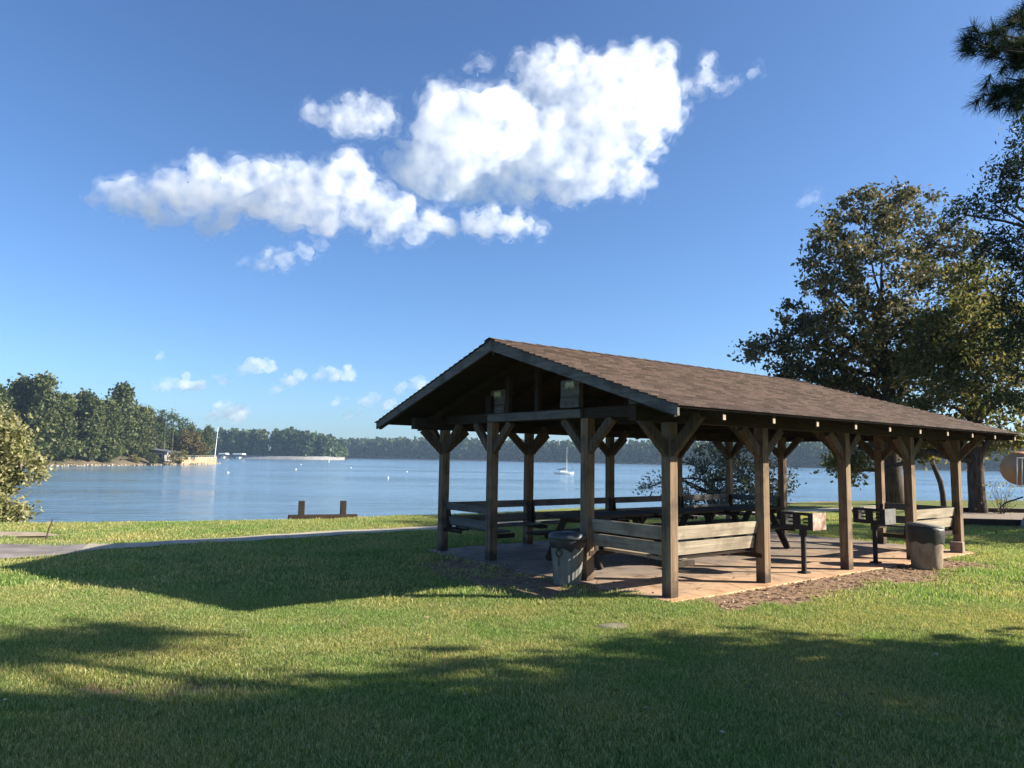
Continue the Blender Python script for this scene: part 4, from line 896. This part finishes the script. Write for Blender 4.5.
tag(r, 'tan sea wall with a pale railing at the tip of the peninsula', 'sea wall')
o_ = MB(); pf = at(214, 458, 285); q_ = at(217.5, 427, 285)
o_.tube([(0, 0, 0), (q_.x - pf.x, 0, q_.z - (WZ + 2.2))], [0.15, 0.09], 8); o_.tube([((q_.x - pf.x) * 0.6 - 0.9, 0, (q_.z - WZ) * 0.55), ((q_.x - pf.x) * 0.6 + 0.9, 0, (q_.z - WZ) * 0.56)], 0.07, 6)
o = o_.build('flagpole', M['white']); o.location = (pf.x, 285.6, WZ + 2.2); tag(o, 'slightly leaning white flagpole at the end of the sea wall', 'flagpole')

# far woods, each bank reads as one mass
def far_wood(name, pts, H, label, seed, dens_=1.0, per=70, size=2.1, first=2):
    q = np.random.RandomState(seed); allc = []; P = np.array(pts)
    for k in range(len(P) - 1):
        L_ = np.linalg.norm(P[k + 1] - P[k]); n = int(L_ / 7.0 * 4 * dens_)
        for _ in range(n):
            f_ = q.uniform(); back = q.uniform(first, 46 + first); x, y = P[k] * (1 - f_) + P[k + 1] * f_
            dirn = np.array([x, y]) / np.hypot(x, y); x, y = x + dirn[0] * back, y + dirn[1] * back
            h = (H[k] * (1 - f_) + H[k + 1] * f_) * q.uniform(0.8, 1.0) * (0.86 + 0.14 * back / 46); w = q.uniform(3.2, 5.4)
            t = q.uniform(0.03, 1, per); rr = w * np.sqrt(np.clip(1.05 - t, 0.05, 1)) * q.uniform(0.3, 1, per); a = q.uniform(0, 6.28, per)
            allc.append(np.stack([x + rr * np.cos(a), y + rr * np.sin(a), WZ + 1.0 + h * t], 1))
    c = np.concatenate(allc); Vq, Fq_ = quads(c, size * 1.5, q, 1.4)
    return tag(link(name, mesh_np(name, Vq, Fq_), M['woodB']), label, 'woods', kind='stuff')
sa = [tuple(onz(x, 457.6 + (x - 218) * 0.0157, WZ))[:2] for x in (150, 218, 270, 332)]
def shore_pts(px, Y): return [(at(x, 450, Yk).x, Yk) for x, Yk in zip(px, Y)]
SA = shore_pts((120, 218, 250, 290, 326, 345), (640, 600, 590, 580, 575, 620)); SB = shore_pts((300, 345, 400, 470, 540), (860, 830, 800, 780, 760)); SC = shore_pts((520, 600, 680, 760, 830, 900, 1000, 1150), (740, 690, 640, 590, 550, 520, 500, 480))
far_wood('far_woods', SA, [24, 25, 25, 26, 21, 14], 'dark green wood on the far point above the pale riprap', 81, 2.6, first=11)
far_wood('distant_woods', SB, [24, 24, 25, 25, 24], 'distant bluish wood behind the left gable posts', 82, 2.6)
far_wood('wooded_shore', SC, [23, 22, 23, 23, 22, 22, 22, 22], 'wooded far bank seen through and right of the shelter', 83, 2.4)
def bank(name, pts, mat, label, h=1.8, depth=70):
    mb = MB(); n = len(pts); V = []
    for x, y in pts:
        d = np.array([x, y]) / np.hypot(x, y)
        for bk, z in ((-1.5, WZ - 0.4), (1.5, WZ + h * 0.7), (5, WZ + h), (depth, WZ + h + 3)): V.append((x + d[0] * bk, y + d[1] * bk, z))
    mb.add(V, [(4 * i_ + k, 4 * (i_ + 1) + k, 4 * (i_ + 1) + k + 1, 4 * i_ + k + 1) for i_ in range(n - 1) for k in range(3)])
    return tag(mb.build(name, mat, smooth=True), label, None, kind='structure')
bank('far_point', SA, M['riprap'], 'pale riprap bank of the far point', 2.2)
bank('distant_bank', SB, M['clay'], 'low distant bank', 1.2)
bank('far_bank', SC, M['shore'], 'low far bank', 1.0)

# ------------------------------------------------------------------ on the lake: sailboat, docks, buoys
p = onz(564, 474.3, WZ); r = empty('sailboat', (p.x, p.y, WZ), R(4)); Ls = 5.5
M['hull'] = simple('hull_white', (0.5, 0.52, 0.55), (0.66, 0.67, 0.68), 2, 0.35, 0, 0.0)
st = [(-0.5, 0.55, 0.62), (-0.25, 0.82, 0.56), (0.05, 0.9, 0.54), (0.3, 0.66, 0.60), (0.45, 0.25, 0.68), (0.5, 0.02, 0.72)]
V = []
for t, w_, fb in st: V += [(t * Ls, -w_, fb), (t * Ls * 0.97, -w_ * 0.82, 0.1), (t * Ls * 0.92, 0, -0.25), (t * Ls * 0.97, w_ * 0.82, 0.1), (t * Ls, w_, fb)]
Fs = [(5 * k + j, 5 * k + j + 1, 5 * k + j + 6, 5 * k + j + 5) for k in range(5) for j in range(4)] + [(5 * k, 5 * k + 5, 5 * k + 9, 5 * k + 4) for k in range(5)] + [(0, 4, 3, 2, 1)]
mb = MB(); mb.add(V, Fs); mb.build('hull', M['hull'], r)
mb = MB(); mb.hexa([(-1.2, -0.5, 0.55), (1.3, -0.4, 0.55), (1.3, 0.4, 0.55), (-1.2, 0.5, 0.55), (-1.1, -0.42, 0.98), (0.9, -0.32, 0.9), (0.9, 0.32, 0.9), (-1.1, 0.42, 0.98)]); mb.build('cabin', M['white'], r, 0.04)
mb = MB(); mb.tube([(0.75, 0, 0.8), (0.75, 0, 7.4)], [0.07, 0.045], 8); mb.tube([(0.75, -0.55, 3.3), (0.75, 0.55, 3.3)], 0.03, 6); mb.build('mast', M['white'], r)
M['navy'] = simple('navy_canvas', (0.03, 0.035, 0.06), (0.06, 0.065, 0.10), 3, 0.8, 0, 0.1)
mb = MB(); mb.tube([(0.72, 0, 1.75), (-0.4, 0, 1.45), (-1.3, 0, 1.35), (-1.9, 0, 1.32)], [0.2, 0.17, 0.13, 0.08], 8); mb.build('sail_cover', M['navy'], r, smooth=True)
mb = MB(); mb.tube([(2.7, 0, 0.72), (0.78, 0, 7.2)], 0.016, 5); mb.tube([(-2.7, 0, 0.65), (0.72, 0, 7.35)], 0.016, 5); [mb.tube([(0.75, s_ * 0.85, 0.55), (0.75, s_ * 0.04, 7.1)], 0.014, 5) for s_ in (-1, 1)]; mb.tube([(2.35, 0, 0.7), (2.35, 0, 3.4)], [0.05, 0.03], 6); mb.build('rigging', M['grey_steel'], r)
tag(r, 'small white sailboat with bare mast and dark sail cover moored mid-lake', 'sailboat')

def dock(px, py, Y, w_, lab):
    p = at(px, py, Y); r = empty('boat_dock', (p.x, Y, WZ)); M_ = M['white']
    mb = MB(); mb.prism([(-w_ / 2, 3.0), (w_ / 2, 3.0), (w_ / 2 - 0.9, 4.1), (-w_ / 2 + 0.9, 4.1)], (0, -3, 0), (1, 0, 0), (0, 0, 1), (0, 1, 0), 7); mb.build('roof', M['white'], r)
    mb = MB(); [mb.tube([(sx_0 * (w_ / 2 - 0.4), sy_0, -0.8), (sx_0 * (w_ / 2 - 0.4), sy_0, 3.0)], 0.14, 6) for sx_0 in (-1, 1) for sy_0 in (-2.6, 0.4, 3.4)]; mb.build('piling', M['bark_far'], r)
    mb = MB(); mb.box((0, 1, 0.5), (w_ + 1.5, 1.6, 0.25)); mb.box((-w_ / 2 - 0.2, 0, 0.5), (1.2, 7, 0.24)); mb.build('deck', M['greyx'], r)
    mb = MB(); mb.hexa([(-1.2, -2.5, 0.1), (1.0, -2.5, 0.1), (1.0, 2.2, 0.1), (-1.2, 2.2, 0.1), (-1.5, -2.9, 1.2), (1.3, -2.9, 1.2), (1.3, 2.6, 1.2), (-1.5, 2.6, 1.2)]); mb.build('boat_hull', M['hull'], r)
    tag(r, lab, 'boat dock', 'covered boat docks on the far point')
dock(223.5, 456, 585, 6.5, 'small white-roofed boat dock just right of the flagpole'); dock(239, 456, 575, 8.5, 'wider white-roofed boat dock beside the riprap bank')

M['buoy'] = simple('buoy_white', (0.7, 0.7, 0.68), (0.8, 0.8, 0.8), 2, 0.4, 0, 0)
def buoy(px, py, s_, lab, tall=False):
    p = onz(px, py, WZ); mb = MB()
    prof = [(0.05, -0.2), (0.30, -0.1), (0.42, 0.1), (0.30, 0.32), (0.10, 0.42), (0.06, 0.6), (0.02, 0.62)] if not tall else [(0.2, -0.4), (0.34, -0.1), (0.36, 0.1), (0.24, 0.3), (0.24, 2.3), (0.2, 2.6), (0.05, 2.7)]
    s_ *= 0.62; mb.lathe([(a * s_, c_ * s_) for a, c_ in prof], 12); o = mb.build('buoy', M['buoy'], smooth=True); o.location = (p.x, p.y, WZ); tag(o, lab, 'buoy', 'white buoys on the lake')
for px, py, s_, lab in [(228, 473, 0.9, 'white round buoy nearest the peninsula tip'), (296, 469.6, 0.9, 'white round buoy below the pale riprap bank'), (351, 468, 0.9, 'faint white buoy right of the tall marker'), (388, 477.8, 0.75, 'nearest white buoy, left of the gable corner post'), (407, 472, 0.8, 'white buoy closest to the gable corner post'), (301, 464.8, 1.0, 'tiny far white buoy above the riprap-side buoy')]: buoy(px, py, s_, lab)
buoy(329, 462.4, 0.95, 'tall white cylindrical marker buoy off the end of the riprap', True)

# ------------------------------------------------------------------ grass blades and leaf litter on the near lawn
def blade_mesh(seed, n, h, w, spread):
    q = np.random.RandomState(seed); V = []; Fs = []
    for k in range(n):
        bx, by = q.uniform(-spread, spread, 2); a = q.uniform(0, 6.28); hh = h * q.uniform(0.5, 1.15); ln = hh * q.uniform(0.15, 0.9); b0 = q.uniform(0, 6.28)
        wx, wy = math.cos(a) * w / 2, math.sin(a) * w / 2; dx, dy = math.cos(b0) * ln, math.sin(b0) * ln; j = len(V)
        V += [(bx - wx, by - wy, -0.01), (bx + wx, by + wy, -0.01), (bx + dx * 0.35 + wx * 0.8, by + dy * 0.35 + wy * 0.8, hh * 0.62), (bx + dx * 0.35 - wx * 0.8, by + dy * 0.35 - wy * 0.8, hh * 0.62), (bx + dx, by + dy, hh)]
        Fs += [(j, j + 1, j + 2, j + 3), (j + 3, j + 2, j + 4)]
    return V, Fs
m = leafmat('grass_blades', [(0.0, (0.10, 0.16, 0.04)), (0.4, (0.195, 0.262, 0.072)), (0.72, (0.32, 0.345, 0.125)), (1.0, (0.52, 0.47, 0.27))], 0.35, 0.6)
nt = m.node_tree; pb_ = nt.nodes['Principled BSDF']; src = pb_.inputs['Base Color'].links[0].from_socket
gp = nt.nodes.new('ShaderNodeNewGeometry'); pn = N(nt, 'ShaderNodeTexNoise', Scale=0.55, Detail=6.0, Roughness=0.65); nt.links.new(gp.outputs['Position'], pn.inputs['Vector'])
pat = ramp(nt, pn.outputs[0], [(0.36, (0.72, 0.92, 0.75)), (0.5, (1.0, 1.0, 1.0)), (0.64, (1.32, 1.12, 1.15))])
cm = mixc(nt, src, pat, 1.0, 'MULTIPLY')
for l_ in list(nt.links):
    if l_.from_socket == src and l_.to_node.type in ('BSDF_PRINCIPLED', 'HUE_SAT'): nt.links.new(cm, l_.to_socket)
M['grass'] = m
gsrc = []
for k in range(4):
    V, Fs = blade_mesh(100 + k, 62, 0.036, 0.0045, 0.085); me = bpy.data.meshes.new('grass_tuft'); me.from_pydata(V, [], Fs); me.materials.append(M['grass']); gsrc.append(me)
for k in range(3):
    V, Fs = blade_mesh(110 + k, 52, 0.042, 0.009, 0.16); me = bpy.data.meshes.new('grass_tuft'); me.from_pydata(V, [], Fs); me.materials.append(M['grass']); gsrc.append(me)
q = np.random.RandomState(17)
def scatter(n, y0, y1):
    y = np.sqrt(q.uniform(y0 ** 2, y1 ** 2, n)); x = (0.85 * y + 3.5) * q.uniform(-1, 1, n)
    keep = (y < np.interp(x, ex, ey) + 0.3) & (rect_d(x, y, -0.24, PL + 0.24, -0.2, PW + 0.2) > 0.0)
    dm = dirt_np(x, y); keep &= q.uniform(0, 1, n) > dm * 1.05 - 0.02
    keep &= ~((y > np.interp(x, [-40, -14, -8.2, -7.3], [11.6, 11.65, 11.98, 12.75])) & (y < np.interp(x, [-40, -14, -9.4, -7.77], [13.6, 13.65, 13.8, 13.72])) & (x < -7.3))
    for a, c_ in zip([(-7.6, 13.3), (-7.05, 13.65), (-6.38, 14.33), (-3.68, 16.8), (-1.85, 18.18)], [(-7.05, 13.65), (-6.38, 14.33), (-3.68, 16.8), (-1.85, 18.18), (15.4, 29.5)]): keep &= seg_d(x, y, a, c_) > 0.4
    keep &= ~((x < -9.3) & (y > 14.9) & (y < 16.1)) & ~((x > 13) & (y > 21.3) & (y < 29))
    x, y = x[keep], y[keep]; return np.stack([x, y, ground_np(x, y)], 1)
near = scatter(56000, 2.2, 9.5); far = scatter(46000, 9.0, 26)
def grass_object(name, pts, meshes, seed, label):
    me = bpy.data.meshes.new(name); me.vertices.add(len(pts)); me.vertices.foreach_set('co', pts.astype(np.float32).ravel()); me.update()
    o = link(name, me, None); cl_ = bpy.data.collections.new(name + '_tufts')
    for k, m_ in enumerate(meshes): cl_.objects.link(bpy.data.objects.new('grass_tuft', m_))
    ng_ = bpy.data.node_groups.new(name, 'GeometryNodeTree'); ng_.interface.new_socket('Geometry', in_out='INPUT', socket_type='NodeSocketGeometry'); ng_.interface.new_socket('Geometry', in_out='OUTPUT', socket_type='NodeSocketGeometry')
    a = ng_.nodes.new('NodeGroupInput'); z = ng_.nodes.new('NodeGroupOutput'); mp_ = ng_.nodes.new('GeometryNodeMeshToPoints'); ip = ng_.nodes.new('GeometryNodeInstanceOnPoints'); ci = ng_.nodes.new('GeometryNodeCollectionInfo')
    ci.inputs['Collection'].default_value = cl_; ci.inputs['Separate Children'].default_value = True; ci.inputs['Reset Children'].default_value = True
    ip.inputs['Pick Instance'].default_value = True
    rv = ng_.nodes.new('FunctionNodeRandomValue'); rv.data_type = 'FLOAT_VECTOR'; rv.inputs[0].default_value = (-0.15, -0.15, 0); rv.inputs[1].default_value = (0.15, 0.15, 6.28)
    sc = ng_.nodes.new('FunctionNodeRandomValue'); sc.data_type = 'FLOAT'; sc.inputs[2].default_value = 0.65; sc.inputs[3].default_value = 1.25; sc.inputs['Seed'].default_value = seed
    L_ = ng_.links.new
    L_(a.outputs[0], mp_.inputs[0]); L_(mp_.outputs[0], ip.inputs['Points']); L_(ci.outputs[0], ip.inputs['Instance']); L_(rv.outputs[0], ip.inputs['Rotation']); L_(sc.outputs[1], ip.inputs['Scale']); L_(ip.outputs[0], z.inputs[0])
    md = o.modifiers.new('grass', 'NODES'); md.node_group = ng_
    return tag(o, label, 'grass', kind='stuff')
grass_object('grass', near, gsrc[:4], 1, 'short sunlit and shaded grass blades of the near lawn')
grass_object('lawn_grass', far, gsrc[4:], 2, 'short grass of the lawn around the shelter and towards the lake')
n = 1500; u_ = q.uniform(-0.4, 7.2, n); v_ = -0.2 - 1.0 * q.uniform(0, 1, n) ** 1.3 ; 
extra = q.uniform(-1, 1, (160, 2)) * np.array([0.6, 1.6]) + np.array([-0.9, 1.6])
UVp = np.concatenate([np.stack([u_, v_], 1), extra, np.stack([q.uniform(-0.2, 8.6, 60), q.uniform(-0.2, 1.2, 60)], 1)])
lp = np.array([tuple(pw(a, c_)) for a, c_ in UVp]); lp[:, 2] = np.where((UVp[:, 1] > -0.2) & (UVp[:, 0] > -0.22), 0.012, ground_np(lp[:, 0], lp[:, 1]) + 0.012)
Vq, Fq_ = quads(lp, 0.06, q, 1.5)
Vq = Vq.reshape(-1, 4, 3); Vq[:, :, 2] = lp[:, None, 2] + (Vq[:, :, 2] - lp[:, None, 2]) * 0.3; Vq = Vq.reshape(-1, 3)
M['dry_leaf'] = leafmat('dry_leaves', [(0, (0.12, 0.075, 0.045)), (0.6, (0.24, 0.16, 0.10)), (1, (0.42, 0.34, 0.26))], 0.1, 0.8)
tag(link('dry_leaves', mesh_np('dry_leaves', Vq, Fq_), M['dry_leaf']), 'dry brown leaf litter on the bare soil along the slab', 'leaves', kind='stuff')

n = 420; y_ = np.sqrt(q.uniform(3.4 ** 2, 13 ** 2, n)); x_ = y_ * q.uniform(-0.8, 0.8, n); kp = rect_d(x_, y_, -0.24, PL + 0.24, -0.2, PW + 0.2) > 0
lp = np.stack([x_, y_, ground_np(x_, y_) + 0.034], 1)[kp]; Vq, Fq_ = quads(lp, 0.05, q, 1.5); Vq = Vq.reshape(-1, 4, 3); Vq[:, :, 2] = lp[:, None, 2] + (Vq[:, :, 2] - lp[:, None, 2]) * 0.35
tag(link('fallen_leaves', mesh_np('fallen_leaves', Vq.reshape(-1, 3), Fq_), M['dry_leaf']), 'tan fallen leaves dotted over the lawn', 'leaves', kind='stuff')

# ------------------------------------------------------------------ clouds: real volumes lit by the sun
def cloud_mat(name, density, k, seed, lo=0.36, hi=0.72):
    m = bpy.data.materials.new(name); m.use_nodes = True; nt = m.node_tree; nt.nodes.remove(nt.nodes['Principled BSDF'])
    vs = nt.nodes.new('ShaderNodeVolumeScatter'); vs.inputs['Color'].default_value = (0.31, 0.325, 0.345, 1); vs.inputs['Anisotropy'].default_value = 0.15
    tc = nt.nodes.new('ShaderNodeTexCoord'); nz = N(nt, 'ShaderNodeTexNoise', Scale=1 / (20 * k), Detail=6.0, Roughness=0.66, noise_dimensions='4D'); nz.inputs['W'].default_value = seed * 3.7
    nt.links.new(tc.outputs['Object'], nz.inputs['Vector'])
    mr = N(nt, 'ShaderNodeMapRange', interpolation_type='SMOOTHSTEP'); mr.inputs['From Min'].default_value = lo; mr.inputs['From Max'].default_value = hi; mr.inputs['To Min'].default_value = 0.0; mr.inputs['To Max'].default_value = density * 2.2
    nt.links.new(nz.outputs[0], mr.inputs['Value']); nt.links.new(mr.outputs[0], vs.inputs['Density'])
    nt.links.new(vs.outputs[0], nt.nodes['Material Output'].inputs['Volume']); return m
def cloud(blobs, Y, dens_, label, group=None, puff=1.0, vox=1.7, seed=0, flat=0.88, veil=True):
    import bmesh
    q = np.random.RandomState(seed); k = Y / F_PX; mb_ = bpy.data.meshes.new('cloud')
    bm = bmesh.new(); c0 = at(blobs[0][0], blobs[0][1], Y)
    def ball(p, r_, n=2):
        ret = bmesh.ops.create_icosphere(bm, subdivisions=n, radius=r_)
        for v in ret['verts']: v.co.z *= flat; v.co += p
    for px, py, rp, *dy in blobs:
        p = at(px, py, Y + (dy[0] if dy else 0)) - c0; rp *= 1.2; p.y += q.uniform(-0.4, 0.4) * rp * k; ball(p, rp * k * 0.86)
        for _ in range(int(10 * puff)):
            d = Vector(q.normal(size=3)).normalized(); d.z = d.z * 0.9 + 0.1; r1 = rp * k * q.uniform(0.2, 0.42); p1 = p + d * rp * k * q.uniform(0.6, 0.92); ball(p1, r1)
            for _ in range(5):
                d1 = (Vector(q.normal(size=3)) + d * 0.8).normalized(); r2 = r1 * q.uniform(0.25, 0.5); p2 = p1 + d1 * r1 * q.uniform(0.8, 1.1); ball(p2, r2, 1)
    bm.to_mesh(mb_); bm.free()
    mat = cloud_mat('cloud_vapour', dens_ / k, k, seed)
    o = link('cloud', mb_, mat); o.location = c0
    md = o.modifiers.new('remesh', 'REMESH'); md.mode = 'VOXEL'; md.voxel_size = vox * k
    for s_, st_ in ((14, 7), (5, 3.5)):
        tx = bpy.data.textures.new('cloud_noise', 'CLOUDS'); tx.noise_scale = s_ * k; tx.noise_depth = 2
        dm = o.modifiers.new('displace', 'DISPLACE'); dm.texture = tx; dm.strength = st_ * k * puff; dm.mid_level = 0.5; dm.texture_coords = 'LOCAL'
    if veil:
        ov = link('cloud_veil', mb_.copy(), None, o); ov.data.materials.clear(); ov.data.materials.append(cloud_mat('cloud_veil', dens_ / k * 0.45, k, seed + 0.5, 0.47, 0.78))
        mv = ov.modifiers.new('remesh', 'REMESH'); mv.mode = 'VOXEL'; mv.voxel_size = vox * 1.6 * k
        dv_ = ov.modifiers.new('swell', 'DISPLACE'); dv_.strength = 5.5 * k; dv_.mid_level = 0.0
        tx = bpy.data.textures.new('veil_noise', 'CLOUDS'); tx.noise_scale = 8 * k; tx.noise_depth = 3
        dv_ = ov.modifiers.new('ragged', 'DISPLACE'); dv_.texture = tx; dv_.strength = 14 * k; dv_.mid_level = 0.5; dv_.texture_coords = 'LOCAL'
    return tag(o, label, 'cloud', group)
CG = 'clouds in the sky'
cloud([(460, 138, 44, -230), (500, 128, 36, -200), (440, 165, 34, -200), (540, 150, 40, -80), (575, 95, 40), (545, 85, 30), (620, 75, 32), (645, 90, 36), (655, 120, 28), (600, 135, 42), (590, 165, 34), (630, 178, 20), (520, 175, 32), (470, 180, 26), (560, 180, 26), (410, 165, 20, -150), (650, 150, 14), (395, 164, 12, -150), (425, 178, 18, -150), (500, 185, 20), (565, 196, 10), (652, 184, 8)], 1900, 0.06, 'largest bright cumulus cloud with a grey left base', CG, seed=1)
cloud([(110, 197, 18), (140, 198, 24), (180, 195, 28), (220, 192, 32), (262, 190, 34), (305, 192, 34), (345, 185, 28), (348, 168, 16), (375, 205, 26), (400, 220, 20), (215, 212, 26), (160, 210, 20), (385, 232, 14), (290, 215, 22), (430, 225, 12), (320, 215, 22), (400, 205, 18), (415, 232, 14)], 2900, 0.06, 'long cumulus cloud stretched over the lake at left', CG, seed=2)
cloud([(470, 226, 12), (500, 224, 15), (520, 228, 13), (540, 231, 8), (448, 226, 13), (430, 224, 12), (485, 226, 14), (512, 225, 15)], 2500, 0.1, 'narrow bright cloud tail right of the long cloud', CG, seed=3, flat=0.65)
cloud([(340, 118, 20), (320, 116, 13), (365, 122, 20), (380, 115, 16), (392, 128, 10), (308, 113, 9)], 2400, 0.06, 'small puffy cloud between the long cloud and the largest one', CG, seed=4)
cloud([(265, 266, 11), (285, 260, 10), (305, 252, 9), (322, 246, 8), (250, 262, 9)], 2200, 0.07, 'small greyish cloud scrap below the long cloud', CG, seed=5, flat=0.65)
cloud([(690, 82, 9), (705, 78, 10), (720, 86, 8), (735, 82, 5), (708, 64, 8), (698, 92, 8)], 2200, 0.07, 'wispy cloud tail right of the largest cloud', CG, seed=6, flat=0.65)
cloud([(754, 73, 6), (752, 77, 4)], 2200, 0.06, 'tiny cloud tuft right of the wispy tail', CG, seed=7)
cloud([(470, 67, 6), (480, 63, 7), (488, 65, 4)], 2200, 0.05, 'tiny cloud scrap above the largest cloud', CG, seed=8)
cloud([(809, 200, 8), (803, 203, 5), (815, 199, 5)], 2200, 0.025, 'faint small cloud left of the oak top', CG, seed=9)
cloud([(185, 162, 7), (195, 161, 6), (175, 165, 4)], 2300, 0.02, 'thin cloud scrap above the long cloud', CG, seed=10, flat=0.65)
for k, (bl, lab) in enumerate([
    ([(247, 368, 9), (258, 365, 10), (270, 367, 8), (240, 372, 6)], 'low cloud above the far point, upper of the row'),
    ([(170, 385, 9), (182, 384, 9), (195, 386, 8), (158, 384, 7)], 'flat low cloud left of the row over the peninsula'),
    ([(280, 388, 7), (290, 382, 8), (300, 376, 6)], 'low slanting cloud in the middle of the row'),
    ([(322, 375, 7), (335, 375, 9), (350, 375, 8), (348, 368, 5)], 'low bright cloud right of the row'),
    ([(215, 415, 10), (230, 413, 12), (243, 415, 8), (222, 408, 7)], 'pale cloud standing on the tree line'),
    ([(370, 400, 8), (376, 398, 6), (362, 402, 5)], 'small low cloud left of the gable eave'),
    ([(405, 385, 6), (418, 384, 8), (400, 392, 5)], 'low cloud touching the gable roof edge'),
    ([(350, 415, 6), (358, 413, 6)], 'tiny low cloud above the distant wood'),
    ([(162, 356, 5)], 'lone speck of cloud above the flat low cloud'),
    ([(205, 385, 5), (222, 381, 6), (215, 378, 4)], 'thin low scrap between the flat cloud and the row'),
    ([(338, 402, 5), (345, 399, 4)], 'faint scrap left of the small low cloud by the eave'),
    ([(395, 401, 5), (388, 405, 5)], 'low scrap just outside the gable eave')]):
    cloud(bl, 7000, 0.1, lab, CG, seed=20 + k, vox=1.2, flat=0.62, veil=False)

# ------------------------------------------------------------------ haze between here and the far shore
USE_HAZE = True
if USE_HAZE:
    m = bpy.data.materials.new('haze'); m.use_nodes = True; nt = m.node_tree; nt.nodes.remove(nt.nodes['Principled BSDF'])
    pv_ = nt.nodes.new('ShaderNodeVolumePrincipled'); pv_.inputs['Color'].default_value = (0.55, 0.76, 1.0, 1); pv_.inputs['Density'].default_value = 0.00016; pv_.inputs['Anisotropy'].default_value = 0.2
    nt.links.new(pv_.outputs[0], nt.nodes['Material Output'].inputs['Volume'])
    mb = MB(); mb.box((0, 1050, 12.5), (8000, 6000, 38)); hz = mb.build('haze', m); tag(hz, 'thin blue haze over the lake', 'haze', kind='stuff')
